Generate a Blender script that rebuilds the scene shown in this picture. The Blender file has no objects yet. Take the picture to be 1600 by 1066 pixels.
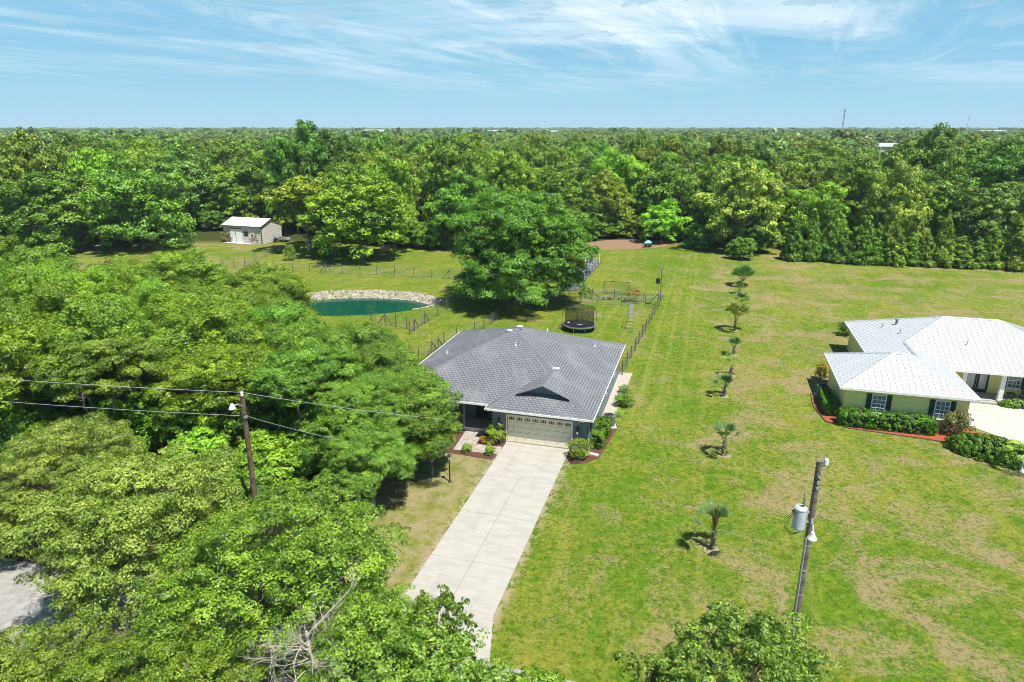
import bpy, bmesh, math, random
import numpy as np
from mathutils import Vector, Matrix

# ------------------------------------------------------------ camera, world, sun, exposure
SC = bpy.context.scene
COL = SC.collection
R = math.radians
CAM_H = 22.5
PITCH = 17.406
cam_d = bpy.data.cameras.new('camera'); cam = bpy.data.objects.new('camera', cam_d); COL.objects.link(cam)
cam.location = (0, 0, CAM_H); cam.rotation_euler = (R(90 - PITCH), 0, 0)
cam_d.sensor_width = 36; cam_d.lens = 24.0; cam_d.clip_start = 0.3; cam_d.clip_end = 30000
SC.camera = cam
SC.render.resolution_x = 1024; SC.render.resolution_y = 682
SC.view_settings.view_transform = 'Standard'; SC.view_settings.look = 'None'
SC.cycles.filter_width = 0.9
SC.view_settings.gamma = 1; SC.view_settings.exposure = 0.72

SUN_EL = 66; SUN_DIR = Vector((0.62, -0.78, 0)).normalized()     # horizontal direction towards the sun
SUN_AZ = math.degrees(math.atan2(SUN_DIR.x, SUN_DIR.y))           # clockwise from +Y
sd = bpy.data.lights.new('sun', 'SUN'); sun = bpy.data.objects.new('sun', sd); COL.objects.link(sun)
sd.energy = 5.0; sd.angle = R(0.5); sd.color = (1.0, 0.96, 0.88)
sv = Vector((SUN_DIR.x * math.cos(R(SUN_EL)), SUN_DIR.y * math.cos(R(SUN_EL)), math.sin(R(SUN_EL))))
sun.rotation_euler = sv.to_track_quat('Z', 'Y').to_euler()
sun.location = (30, -30, 80)

W = bpy.data.worlds.new('World'); SC.world = W; W.use_nodes = True
def build_world():
    nt = W.node_tree; N = nt.nodes; L = nt.links; N.clear()
    out = N.new('ShaderNodeOutputWorld'); bg = N.new('ShaderNodeBackground'); bg.inputs[1].default_value = 0.075
    sky = N.new('ShaderNodeTexSky'); sky.sky_type = 'NISHITA'; sky.sun_disc = False
    sky.sun_elevation = R(SUN_EL); sky.sun_rotation = R(SUN_AZ); sky.air_density = 1.0; sky.dust_density = 0.3; sky.ozone_density = 3.0
    tc = N.new('ShaderNodeTexCoord'); sep = N.new('ShaderNodeSeparateXYZ'); L.new(tc.outputs['Generated'], sep.inputs[0])
    def M(op, a, b=None, c=None):
        n = N.new('ShaderNodeMath'); n.operation = op
        for i, v in enumerate((a, b, c)):
            if v is None: continue
            if isinstance(v, (int, float)): n.inputs[i].default_value = v
            else: L.new(v, n.inputs[i])
        return n.outputs[0]
    def ss(v, a, b):
        n = N.new('ShaderNodeMapRange'); n.interpolation_type = 'SMOOTHSTEP'; L.new(v, n.inputs[0])
        n.inputs[1].default_value = a; n.inputs[2].default_value = b; return n.outputs[0]
    el = sep.outputs[2]
    d = M('ADD', el, 0.045)
    px = M('DIVIDE', sep.outputs[0], d); py = M('DIVIDE', sep.outputs[1], d)
    def noise(sx, sy, scale, det, rough, dist, off=0.0, rot=0.0):
        c = N.new('ShaderNodeCombineXYZ'); L.new(px, c.inputs[0]); L.new(py, c.inputs[1]); c.inputs[2].default_value = off
        m = N.new('ShaderNodeMapping'); m.vector_type = 'TEXTURE'; L.new(c.outputs[0], m.inputs[0]); m.inputs['Scale'].default_value = (1 / sx, 1 / sy, 1); m.inputs['Rotation'].default_value = (0, 0, R(rot))
        n = N.new('ShaderNodeTexNoise'); n.inputs['Scale'].default_value = scale; n.inputs['Detail'].default_value = det
        n.inputs['Roughness'].default_value = rough; n.inputs['Distortion'].default_value = dist; L.new(m.outputs[0], n.inputs[0]); return n.outputs[0]
    def mixc(f, a, b):
        n = N.new('ShaderNodeMix'); n.data_type = 'RGBA'; L.new(f, n.inputs[0]) if not isinstance(f, float) else setattr(n.inputs[0], 'default_value', f)
        for i, v in ((6, a), (7, b)):
            if isinstance(v, tuple): n.inputs[i].default_value = v + (1,)
            else: L.new(v, n.inputs[i])
        return n.outputs[2]
    hs = N.new('ShaderNodeHueSaturation'); L.new(sky.outputs[0], hs.inputs['Color']); hs.inputs['Hue'].default_value = 0.485; hs.inputs['Saturation'].default_value = 1.25
    # the low sky is paler and bluer than the model's: a blue air tone that fades out upwards
    low = M('SUBTRACT', 1.0, ss(el, 0.05, 0.34))
    base = mixc(M('MULTIPLY', low, 0.92), hs.outputs[0], (1.75, 4.50, 6.60))
    low2 = M('SUBTRACT', 1.0, ss(el, 0.0, 0.14))
    base = mixc(M('MULTIPLY', low2, 0.8), base, (3.60, 6.00, 7.40))
    # high cirrus veil and streaks
    veil = ss(noise(0.6, 1.0, 0.30, 7, 0.66, 1.2, 3.1, 40), 0.42, 0.66)
    streak = ss(noise(0.26, 1.0, 0.60, 10, 0.72, 1.2, 7.7, 62), 0.46, 0.64)
    right = ss(M('ADD', sep.outputs[0], M('MULTIPLY', noise(1, 1, 0.3, 3, 0.5, 0, 1.0), 0.5)), -0.25, 0.55)
    up = ss(el, 0.025, 0.10)
    cl = M('MULTIPLY', M('ADD', M('MULTIPLY', veil, M('ADD', 0.12, M('MULTIPLY', right, 0.62))), M('MULTIPLY', streak, 0.44)), up)
    cl = M('MULTIPLY', M('MINIMUM', cl, 0.88), M('SUBTRACT', 1.0, ss(el, 0.25, 0.5)))
    c1 = mixc(cl, base, (7.4, 8.5, 9.0))
    # small flat grey-blue puffs under the veil
    puff = M('MULTIPLY', ss(noise(1.0, 0.6, 2.6, 5, 0.55, 0.2, 15.4, 0), 0.585, 0.64), ss(noise(1, 1, 0.22, 2, 0.5, 0, 4.0), 0.40, 0.52))
    puff = M('MULTIPLY', M('MULTIPLY', puff, ss(el, 0.035, 0.06)), 0.7)
    c2 = mixc(puff, c1, (3.5, 5.3, 6.7))
    L.new(c2, bg.inputs[0]); L.new(bg.outputs[0], out.inputs[0])
build_world()

# ------------------------------------------------------------ measuring helper (pixel of the 1600x1066 survey photo -> place on the ground plane)
_s, _c, _F = math.sin(R(PITCH)), math.cos(R(PITCH)), 1067.0
def G(x, y, z=0.0):
    u = (x - 800) / _F; v = (y - 533) / _F
    t = (CAM_H - z) / (_s + v * _c)
    return Vector((u * t, (_c - v * _s) * t, z))
rng = random.Random(5)
HR = R(-16)                                                     # heading shared by both houses, the drive and the road

# ------------------------------------------------------------ tagging helpers
def tag(o, label=None, cat=None, group=None, kind=None):
    if label: o['label'] = label
    if cat: o['category'] = cat
    if group: o['group'] = group
    if kind: o['kind'] = kind
    return o
def thing(name, label, cat, loc=(0, 0, 0), rz=0.0, group=None):
    o = bpy.data.objects.new(name, None); COL.objects.link(o); o.location = loc; o.rotation_euler = (0, 0, rz)
    o.empty_display_size = 0.3
    return tag(o, label, cat, group)
def dup(root, loc, rz, scale=None, label=None, color=None):
    r = root.copy(); COL.objects.link(r); r.location = loc; r.rotation_euler = (0, 0, rz)
    if scale is not None: r.scale = scale
    if label: r['label'] = label
    if color: r.color = color
    for ch in list(root.children):
        c = ch.copy(); COL.objects.link(c); c.parent = r
        if color: c.color = color
        for g in list(ch.children):
            d = g.copy(); COL.objects.link(d); d.parent = c
            if color: d.color = color
    return r
def ordn(n):
    return f"{n}{'th' if 10 <= n % 100 <= 20 else {1: 'st', 2: 'nd', 3: 'rd'}.get(n % 10, 'th')}"

class MB:
    def __init__(s): s.v = []; s.f = []; s.m = []; s.uv = {}
    def face(s, pts, m=0, uv=None):
        i = len(s.v); s.v += [tuple(p) for p in pts]; s.f.append(tuple(range(i, i + len(pts)))); s.m.append(m)
        if uv: s.uv[len(s.f) - 1] = uv
        return s
    def box(s, c, d, m=0, rz=0.0, M=None):
        x, y, z = d[0] / 2, d[1] / 2, d[2] / 2; i = len(s.v)
        P = [Vector((a * x, b * y, e * z)) for e in (-1, 1) for b in (-1, 1) for a in (-1, 1)]
        T = M if M is not None else Matrix.Rotation(rz, 3, 'Z')
        s.v += [tuple(T @ p + Vector(c)) for p in P]
        for f in ((0, 2, 3, 1), (4, 5, 7, 6), (0, 1, 5, 4), (2, 6, 7, 3), (0, 4, 6, 2), (1, 3, 7, 5)):
            s.f.append(tuple(i + k for k in f)); s.m.append(m)
        return s
    def bar(s, a, b, w, h, m=0):
        a = Vector(a); b = Vector(b); d = b - a; L = d.length
        q = d.to_track_quat('X', 'Z').to_matrix()
        return s.box((a + b) / 2, (L, w, h), m, M=q)
    def tube(s, pts, rad, n=8, m=0, cap=True):
        pts = [Vector(p) for p in pts]; rings = []
        if not hasattr(rad, '__len__'): rad = [rad] * len(pts)
        for k, p in enumerate(pts):
            d = (pts[min(k + 1, len(pts) - 1)] - pts[max(k - 1, 0)])
            if d.length < 1e-6: d = Vector((0, 0, 1))
            q = d.to_track_quat('Z', 'X').to_matrix(); i = len(s.v)
            for j in range(n):
                a = 2 * math.pi * j / n
                s.v.append(tuple(p + q @ Vector((math.cos(a) * rad[k], math.sin(a) * rad[k], 0))))
            rings.append(i)
        for a, b in zip(rings, rings[1:]):
            for j in range(n):
                s.f.append((a + j, a + (j + 1) % n, b + (j + 1) % n, b + j)); s.m.append(m)
        if cap:
            s.f.append(tuple(rings[0] + j for j in reversed(range(n)))); s.m.append(m)
            s.f.append(tuple(rings[-1] + j for j in range(n))); s.m.append(m)
        return s
    def lathe(s, prof, c=(0, 0, 0), n=20, m=0):
        rings = []
        for r, z in prof:
            i = len(s.v)
            for j in range(n):
                a = 2 * math.pi * j / n; s.v.append((c[0] + r * math.cos(a), c[1] + r * math.sin(a), c[2] + z))
            rings.append(i)
        for a, b in zip(rings, rings[1:]):
            for j in range(n): s.f.append((a + j, a + (j + 1) % n, b + (j + 1) % n, b + j)); s.m.append(m)
        s.f.append(tuple(rings[-1] + j for j in range(n))); s.m.append(m)
        s.f.append(tuple(rings[0] + j for j in reversed(range(n)))); s.m.append(m)
        return s
    def prism(s, poly, z0, z1, m=0):
        n = len(poly); i = len(s.v)
        s.v += [(p[0], p[1], z0) for p in poly] + [(p[0], p[1], z1) for p in poly]
        s.f.append(tuple(i + n + k for k in range(n))); s.m.append(m)
        s.f.append(tuple(i + k for k in reversed(range(n)))); s.m.append(m)
        for k in range(n): s.f.append((i + k, i + (k + 1) % n, i + n + (k + 1) % n, i + n + k)); s.m.append(m)
        return s
    def build(s, name, mat, parent=None, smooth=False, bevel=0):
        me = bpy.data.meshes.new(name); me.from_pydata(s.v, [], s.f)
        for mt in (mat if isinstance(mat, (list, tuple)) else [mat]): me.materials.append(mt)
        me.polygons.foreach_set('material_index', s.m)
        if s.uv:
            ul = me.uv_layers.new(name='UVMap')
            for fi, uv in s.uv.items():
                for li, c in zip(me.polygons[fi].loop_indices, uv): ul.data[li].uv = c
        if smooth: me.polygons.foreach_set('use_smooth', [True] * len(me.polygons))
        me.update()
        o = bpy.data.objects.new(name, me); COL.objects.link(o)
        if parent: o.parent = parent
        if bevel:
            b = o.modifiers.new('bevel', 'BEVEL'); b.width = bevel; b.segments = 2; b.limit_method = 'ANGLE'
        return o

# ------------------------------------------------------------ materials
def newmat(name):
    m = bpy.data.materials.new(name); m.use_nodes = True; nt = m.node_tree
    b = nt.nodes['Principled BSDF']; return m, nt, b
def lk(nt, a, b): nt.links.new(a, b)
def nmath(nt, op, a, b=None, c=None):
    n = nt.nodes.new('ShaderNodeMath'); n.operation = op
    for i, v in enumerate((a, b, c)):
        if v is None: continue
        if isinstance(v, (int, float)): n.inputs[i].default_value = v
        else: nt.links.new(v, n.inputs[i])
    return n.outputs[0]
def nss(nt, v, a, b, kind='SMOOTHSTEP'):
    n = nt.nodes.new('ShaderNodeMapRange'); n.interpolation_type = kind; nt.links.new(v, n.inputs[0]); n.inputs[1].default_value = a; n.inputs[2].default_value = b; return n.outputs[0]
def nmix(nt, f, a, b, blend='MIX'):
    n = nt.nodes.new('ShaderNodeMix'); n.data_type = 'RGBA'; n.blend_type = blend
    if isinstance(f, (int, float)): n.inputs[0].default_value = f
    else: nt.links.new(f, n.inputs[0])
    for i, v in ((6, a), (7, b)):
        if isinstance(v, tuple): n.inputs[i].default_value = (v + (1,))[:4]
        else: nt.links.new(v, n.inputs[i])
    return n.outputs[2]
def nnoise(nt, scale, det=4, rough=0.55, dist=0.0, coord='Object', sc=(1, 1, 1), off=(0, 0, 0), rot=0.0):
    tc = nt.nodes.new('ShaderNodeTexCoord'); mp = nt.nodes.new('ShaderNodeMapping'); nt.links.new(tc.outputs[coord], mp.inputs[0])
    mp.inputs['Scale'].default_value = sc; mp.inputs['Location'].default_value = off; mp.inputs['Rotation'].default_value = (0, 0, rot)
    n = nt.nodes.new('ShaderNodeTexNoise'); n.inputs['Scale'].default_value = scale; n.inputs['Detail'].default_value = det
    n.inputs['Roughness'].default_value = rough; n.inputs['Distortion'].default_value = dist; nt.links.new(mp.outputs[0], n.inputs[0]); return n.outputs[0]
def nbump(nt, b, h, strength=0.3, dist=0.05):
    n = nt.nodes.new('ShaderNodeBump'); n.inputs['Strength'].default_value = strength; n.inputs['Distance'].default_value = dist
    nt.links.new(h, n.inputs['Height']); nt.links.new(n.outputs[0], b.inputs['Normal'])
def simple(name, col, rough=0.7, metal=0.0, var=0.12, scale=3.0, col2=None, spec=0.4, bump=0.0):
    m, nt, b = newmat(name)
    c2 = col2 if col2 else tuple(x * (1 - var * 2) for x in col)
    f = nss(nt, nnoise(nt, scale, 6, 0.6), 0.35, 0.7)
    lk(nt, nmix(nt, f, col, c2), b.inputs['Base Color'])
    b.inputs['Roughness'].default_value = rough; b.inputs['Metallic'].default_value = metal; b.inputs['Specular IOR Level'].default_value = spec
    if bump: nbump(nt, b, nnoise(nt, scale * 6, 5, 0.6), bump, 0.03)
    return m

def leaf_mat(name, dark, bright, hue_var=0.03, trans=0.20):
    m, nt, b = newmat(name)
    at = nt.nodes.new('ShaderNodeAttribute'); at.attribute_name = 'tint'
    oi = nt.nodes.new('ShaderNodeObjectInfo')
    c = nmix(nt, at.outputs['Fac'], dark, bright)
    c = nmix(nt, 1.0, c, oi.outputs['Color'], 'MULTIPLY')
    hs = nt.nodes.new('ShaderNodeHueSaturation'); lk(nt, c, hs.inputs['Color'])
    lk(nt, nmath(nt, 'ADD', 0.5 - hue_var / 2, nmath(nt, 'MULTIPLY', oi.outputs['Random'], hue_var)), hs.inputs['Hue'])
    lk(nt, nmath(nt, 'ADD', 0.82, nmath(nt, 'MULTIPLY', oi.outputs['Random'], 0.36)), hs.inputs['Value'])
    lk(nt, hs.outputs[0], b.inputs['Base Color']); b.inputs['Roughness'].default_value = 0.45; b.inputs['Specular IOR Level'].default_value = 0.35
    tr = nt.nodes.new('ShaderNodeBsdfTranslucent')
    lk(nt, nmix(nt, 1.0, hs.outputs[0], (1.25, 1.2, 0.5), 'MULTIPLY'), tr.inputs[0])
    mx = nt.nodes.new('ShaderNodeMixShader'); mx.inputs[0].default_value = trans
    lk(nt, b.outputs[0], mx.inputs[1]); lk(nt, tr.outputs[0], mx.inputs[2])
    lk(nt, mx.outputs[0], nt.nodes['Material Output'].inputs[0])
    return m
MAT = {}
MAT['leaf'] = leaf_mat('leaf_green', (0.030, 0.105, 0.008), (0.350, 0.535, 0.044))
MAT['leaf_grey'] = leaf_mat('leaf_sage', (0.055, 0.130, 0.012), (0.400, 0.515, 0.080))
MAT['leaf_far'] = leaf_mat('leaf_distant', (0.050, 0.120, 0.016), (0.300, 0.420, 0.060), 0.06, 0.22)
MAT['leaf_palm'] = leaf_mat('leaf_palm', (0.055, 0.110, 0.030), (0.200, 0.300, 0.100), 0.02, 0.2)
MAT['leaf_dry'] = leaf_mat('leaf_dry', (0.22, 0.13, 0.04), (0.50, 0.36, 0.14), 0.01, 0.15)
MAT['leaf_varieg'] = leaf_mat('leaf_variegated', (0.05, 0.10, 0.02), (0.38, 0.36, 0.13), 0.01, 0.2)
MAT['bark'] = simple('bark', (0.32, 0.28, 0.22), 0.9, var=0.25, scale=2.5, bump=0.5)
MAT['deadwood'] = simple('dead_wood', (0.50, 0.45, 0.37), 0.9, var=0.2, scale=4)
MAT['palmtrunk'] = simple('palm_trunk', (0.26, 0.21, 0.15), 0.9, var=0.3, scale=14, bump=0.8)
MAT['wood'] = simple('weathered_post', (0.14, 0.11, 0.085), 0.85, var=0.25, scale=6)
MAT['polewood'] = simple('pole_wood', (0.17, 0.115, 0.075), 0.8, var=0.3, scale=3, bump=0.4)
MAT['greypole'] = simple('pole_grey_wood', (0.20, 0.175, 0.145), 0.8, var=0.3, scale=3, bump=0.4)
MAT['white'] = simple('white_paint', (0.78, 0.78, 0.75), 0.5, var=0.05)
MAT['cream'] = simple('cream_paint', (0.80, 0.73, 0.55), 0.5, var=0.04)
MAT['yellow'] = simple('yellow_stucco', (0.80, 0.71, 0.28), 0.85, var=0.05, bump=0.1)
MAT['black'] = simple('black_paint', (0.02, 0.02, 0.022), 0.5)
MAT['darkgreen'] = simple('shutter_dark_green', (0.02, 0.035, 0.03), 0.5)
MAT['metal'] = simple('galvanised', (0.50, 0.52, 0.53), 0.4, 0.6, var=0.1)
MAT['greymetal'] = simple('grey_enamel', (0.50, 0.54, 0.56), 0.4, 0.1, var=0.06)
MAT['acmetal'] = simple('condenser_enamel', (0.17, 0.21, 0.21), 0.5, 0.2, var=0.1)
MAT['wire'] = simple('wire_steel', (0.22, 0.22, 0.22), 0.5, 0.5)
MAT['cable'] = simple('line_cable', (0.42, 0.42, 0.42), 0.6, 0.2)
MAT['teal'] = simple('teal_pipe', (0.10, 0.32, 0.30), 0.5, var=0.3, scale=5)
MAT['mulchdark'] = simple('mulch_brown', (0.13, 0.050, 0.035), 0.95, scale=22, col2=(0.05, 0.025, 0.02), bump=0.6)
MAT['mulchred'] = simple('mulch_red', (0.36, 0.080, 0.035), 0.95, scale=16, col2=(0.20, 0.045, 0.022), bump=0.6)
MAT['asphalt'] = simple('road_asphalt', (0.30, 0.29, 0.27), 0.95, scale=2.5, col2=(0.22, 0.21, 0.20), bump=0.3)
MAT['porch'] = simple('porch_concrete', (0.40, 0.37, 0.33), 0.85, var=0.08)
MAT['fabric'] = simple('ground_fabric', (0.055, 0.062, 0.085), 0.7, scale=2, col2=(0.10, 0.11, 0.14))
MAT['sand'] = simple('bare_soil_red', (0.25, 0.13, 0.075), 0.95, scale=0.5, col2=(0.17, 0.14, 0.07), bump=0.4)  # red soil, with dappled tree shade worked into the darker brown tones
MAT['soilring'] = simple('palm_soil', (0.30, 0.23, 0.15), 0.95, scale=5, col2=(0.20, 0.19, 0.07), bump=0.4)
MAT['clay'] = simple('terracotta', (0.40, 0.13, 0.06), 0.8)
MAT['stone'] = simple('riprap_stone', (0.44, 0.39, 0.32), 0.9, scale=1.6, col2=(0.22, 0.19, 0.15), bump=0.5)
MAT['hullblue'] = simple('tarp_blue', (0.20, 0.42, 0.50), 0.5)

def glass_mat(name, col=(0.03, 0.04, 0.05)):
    m, nt, b = newmat(name); b.inputs['Base Color'].default_value = col + (1,); b.inputs['Roughness'].default_value = 0.06; b.inputs['Specular IOR Level'].default_value = 0.8
    return m
MAT['glass'] = glass_mat('window_glass')
MAT['glassblue'] = glass_mat('window_glass_pale', (0.10, 0.15, 0.20))
MAT['curtain'] = glass_mat('glass_with_curtain', (0.42, 0.44, 0.42))

def net_mat(name, alpha, col):
    m, nt, b = newmat(name); b.inputs['Base Color'].default_value = col + (1,)
    w = nt.nodes.new('ShaderNodeBsdfTransparent'); mx = nt.nodes.new('ShaderNodeMixShader'); mx.inputs[0].default_value = alpha
    lk(nt, w.outputs[0], mx.inputs[1]); lk(nt, b.outputs[0], mx.inputs[2]); lk(nt, mx.outputs[0], nt.nodes['Material Output'].inputs[0]); return m
MAT['net'] = net_mat('safety_net', 0.5, (0.02, 0.02, 0.02))
MAT['meshwire'] = net_mat('fence_mesh', 0.13, (0.25, 0.25, 0.23))

def lawn_mat():
    m, nt, b = newmat('lawn_grass')
    tc = nt.nodes.new('ShaderNodeTexCoord'); sp = nt.nodes.new('ShaderNodeSeparateXYZ'); lk(nt, tc.outputs['Object'], sp.inputs[0])
    X, Y = sp.outputs[0], sp.outputs[1]
    def sub(a, v): return nmath(nt, 'SUBTRACT', a, v)
    # house-frame lateral coordinate, so that wear follows the drive and the palm row
    u = nmath(nt, 'SUBTRACT', nmath(nt, 'MULTIPLY', nmath(nt, 'ADD', X, 0.335), 0.9613), nmath(nt, 'MULTIPLY', sub(Y, 46.48), 0.2756))
    n1 = nnoise(nt, 0.055, 5, 0.6, 0.4); n2 = nnoise(nt, 0.33, 6, 0.66, 0.6); n3 = nnoise(nt, 1.9, 7, 0.72, 0.8); n4 = nnoise(nt, 8.0, 5, 0.8)
    n5 = nnoise(nt, 0.8, 5, 0.65, 0.3, off=(31, 7, 0)); n6 = nnoise(nt, 4.5, 6, 0.75, 0.5, off=(5, 9, 2))
    # mown grass: lush green to yellow green
    lush = nmix(nt, nss(nt, n3, 0.40, 0.60), (0.080, 0.165, 0.012), (0.150, 0.235, 0.020))
    yel = nmix(nt, nss(nt, n6, 0.40, 0.60), (0.185, 0.230, 0.026), (0.290, 0.280, 0.060))
    w1 = nss(nt, nmath(nt, 'ADD', nmath(nt, 'ADD', nmath(nt, 'MULTIPLY', n1, 0.30), nmath(nt, 'MULTIPLY', n2, 0.32)), nmath(nt, 'MULTIPLY', n3, 0.38)), 0.44, 0.57)
    c = nmix(nt, w1, lush, yel)
    # mower passes up and down the plot
    vv = nmath(nt, 'ADD', nmath(nt, 'MULTIPLY', X, 0.2756), nmath(nt, 'MULTIPLY', Y, 0.9613))
    mc = nt.nodes.new('ShaderNodeCombineXYZ'); lk(nt, nmath(nt, 'MULTIPLY', u, 1.1), mc.inputs[0]); lk(nt, nmath(nt, 'MULTIPLY', vv, 0.045), mc.inputs[1])
    mn = nt.nodes.new('ShaderNodeTexNoise'); mn.inputs['Scale'].default_value = 1.0; mn.inputs['Detail'].default_value = 5; mn.inputs['Roughness'].default_value = 0.6; lk(nt, mc.outputs[0], mn.inputs[0])
    c = nmix(nt, nmath(nt, 'MULTIPLY', nss(nt, mn.outputs[0], 0.50, 0.66), 0.45), c, (0.085, 0.190, 0.014))
    c = nmix(nt, nmath(nt, 'MULTIPLY', nss(nt, mn.outputs[0], 0.46, 0.32), 0.40), c, (0.300, 0.290, 0.075))
    # dead straw patches, stronger to the right of the palm row
    rightside = nss(nt, u, 8.0, 17.0); leftfar = nss(nt, X, -30.0, -52.0)
    bare_noise = nmath(nt, 'ADD', nmath(nt, 'MULTIPLY', nnoise(nt, 0.20, 6, 0.68, 0.8, off=(3, 4, 9)), 0.45), nmath(nt, 'ADD', nmath(nt, 'MULTIPLY', n6, 0.30), nmath(nt, 'MULTIPLY', n4, 0.25)))
    amt = nmath(nt, 'SUBTRACT', bare_noise, nmath(nt, 'MULTIPLY', nmath(nt, 'SUBTRACT', 1.0, nmath(nt, 'MAXIMUM', rightside, leftfar)), 0.040))
    straw = nmix(nt, n4, (0.29, 0.205, 0.110), (0.42, 0.32, 0.200))
    c = nmix(nt, nmath(nt, 'MULTIPLY', nss(nt, amt, 0.485, 0.545), 0.80), c, straw)
    # fine light blades and thatch
    c = nmix(nt, nmath(nt, 'MULTIPLY', nss(nt, n4, 0.52, 0.66), 0.45), c, (0.30, 0.275, 0.11))
    c = nmix(nt, nmath(nt, 'MULTIPLY', nss(nt, nnoise(nt, 4.2, 7, 0.85, off=(1, 2, 3)), 0.50, 0.40), 0.75), c, (0.045, 0.085, 0.009))
    # clumps of broader leaved weeds and crisp thatch
    vt = nt.nodes.new('ShaderNodeTexCoord'); vm = nt.nodes.new('ShaderNodeMapping'); lk(nt, vt.outputs['Object'], vm.inputs[0]); vo = nt.nodes.new('ShaderNodeTexVoronoi'); vo.inputs['Scale'].default_value = 1.5; vo.inputs['Randomness'].default_value = 1.0; lk(nt, vm.outputs[0], vo.inputs[0])
    vs = nt.nodes.new('ShaderNodeSeparateColor'); lk(nt, vo.outputs['Color'], vs.inputs[0])
    weed = nmath(nt, 'MULTIPLY', nss(nt, nmath(nt, 'ADD', vo.outputs['Distance'], nmath(nt, 'MULTIPLY', n6, 0.45)), 0.48, 0.36), nss(nt, vs.outputs[0], 0.62, 0.70))
    c = nmix(nt, nmath(nt, 'MULTIPLY', weed, 0.75), c, (0.060, 0.150, 0.012))
    th = nnoise(nt, 2.6, 9, 0.95, 0.3, off=(11, 3, 5))
    c = nmix(nt, nmath(nt, 'MULTIPLY', nss(nt, th, 0.55, 0.63), 0.55), c, (0.40, 0.34, 0.16))
    c = nmix(nt, nmath(nt, 'MULTIPLY', nss(nt, th, 0.45, 0.38), 0.55), c, (0.050, 0.110, 0.010))
    # thin sandy ground left of the drive and along its edges
    thin = nmath(nt, 'MULTIPLY', nss(nt, u, 0.2, -1.2), nmath(nt, 'MULTIPLY', nss(nt, Y, 52.0, 47.0), nss(nt, Y, 22.0, 26.0)))
    tn = nmath(nt, 'MULTIPLY', thin, nss(nt, nmath(nt, 'ADD', nmath(nt, 'MULTIPLY', n5, 0.7), nmath(nt, 'MULTIPLY', n3, 0.3)), 0.40, 0.60))
    c = nmix(nt, nmath(nt, 'MULTIPLY', tn, 0.72), c, nmix(nt, n4, (0.34, 0.26, 0.16), (0.52, 0.44, 0.32)))
    c = nmix(nt, nmath(nt, 'MULTIPLY', thin, 0.35), c, (0.26, 0.22, 0.09))
    edge = nmath(nt, 'MULTIPLY', nmath(nt, 'MULTIPLY', nss(nt, nmath(nt, 'ABSOLUTE', nmath(nt, 'SUBTRACT', u, 2.35)), 3.05, 2.45), nss(nt, Y, 50, 46)), nss(nt, n3, 0.42, 0.56))
    c = nmix(nt, nmath(nt, 'MULTIPLY', edge, 0.8), c, (0.42, 0.34, 0.23))
    # tyre tracks up the open strip between the fence and the palms
    tr = nmath(nt, 'MULTIPLY', nmath(nt, 'ABSOLUTE', nmath(nt, 'SINE', nmath(nt, 'ADD', nmath(nt, 'MULTIPLY', nmath(nt, 'ADD', u, nmath(nt, 'MULTIPLY', n1, 0.7)), 1.9), 0.4))), 1.0)
    trm = nmath(nt, 'MULTIPLY', nmath(nt, 'MULTIPLY', nss(nt, tr, 0.88, 0.99), nmath(nt, 'MULTIPLY', nss(nt, u, 7.2, 8.2), nss(nt, u, 13.6, 12.6))), nmath(nt, 'MULTIPLY', nss(nt, Y, 50, 58), nss(nt, Y, 122, 110)))
    c = nmix(nt, nmath(nt, 'MULTIPLY', trm, 0.20), c, (0.30, 0.33, 0.10))
    # woods floor: leaf litter beyond the clearing
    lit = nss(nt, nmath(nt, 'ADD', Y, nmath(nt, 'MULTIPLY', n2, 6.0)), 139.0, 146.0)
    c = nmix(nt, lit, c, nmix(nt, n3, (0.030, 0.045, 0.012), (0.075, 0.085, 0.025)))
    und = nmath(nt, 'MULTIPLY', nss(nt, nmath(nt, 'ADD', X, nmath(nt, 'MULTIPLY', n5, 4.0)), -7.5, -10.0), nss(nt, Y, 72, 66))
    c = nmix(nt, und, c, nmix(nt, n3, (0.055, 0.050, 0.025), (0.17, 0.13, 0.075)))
    hs = nt.nodes.new('ShaderNodeHueSaturation'); lk(nt, c, hs.inputs['Color']); hs.inputs['Saturation'].default_value = 1.06; hs.inputs['Value'].default_value = 0.82
    lk(nt, hs.outputs[0], b.inputs['Base Color']); b.inputs['Roughness'].default_value = 0.95; b.inputs['Specular IOR Level'].default_value = 0.1
    nbump(nt, b, nmath(nt, 'ADD', n4, nmath(nt, 'MULTIPLY', n6, 1.2)), 0.7, 0.10)
    return m
MAT['lawn'] = lawn_mat()

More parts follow.
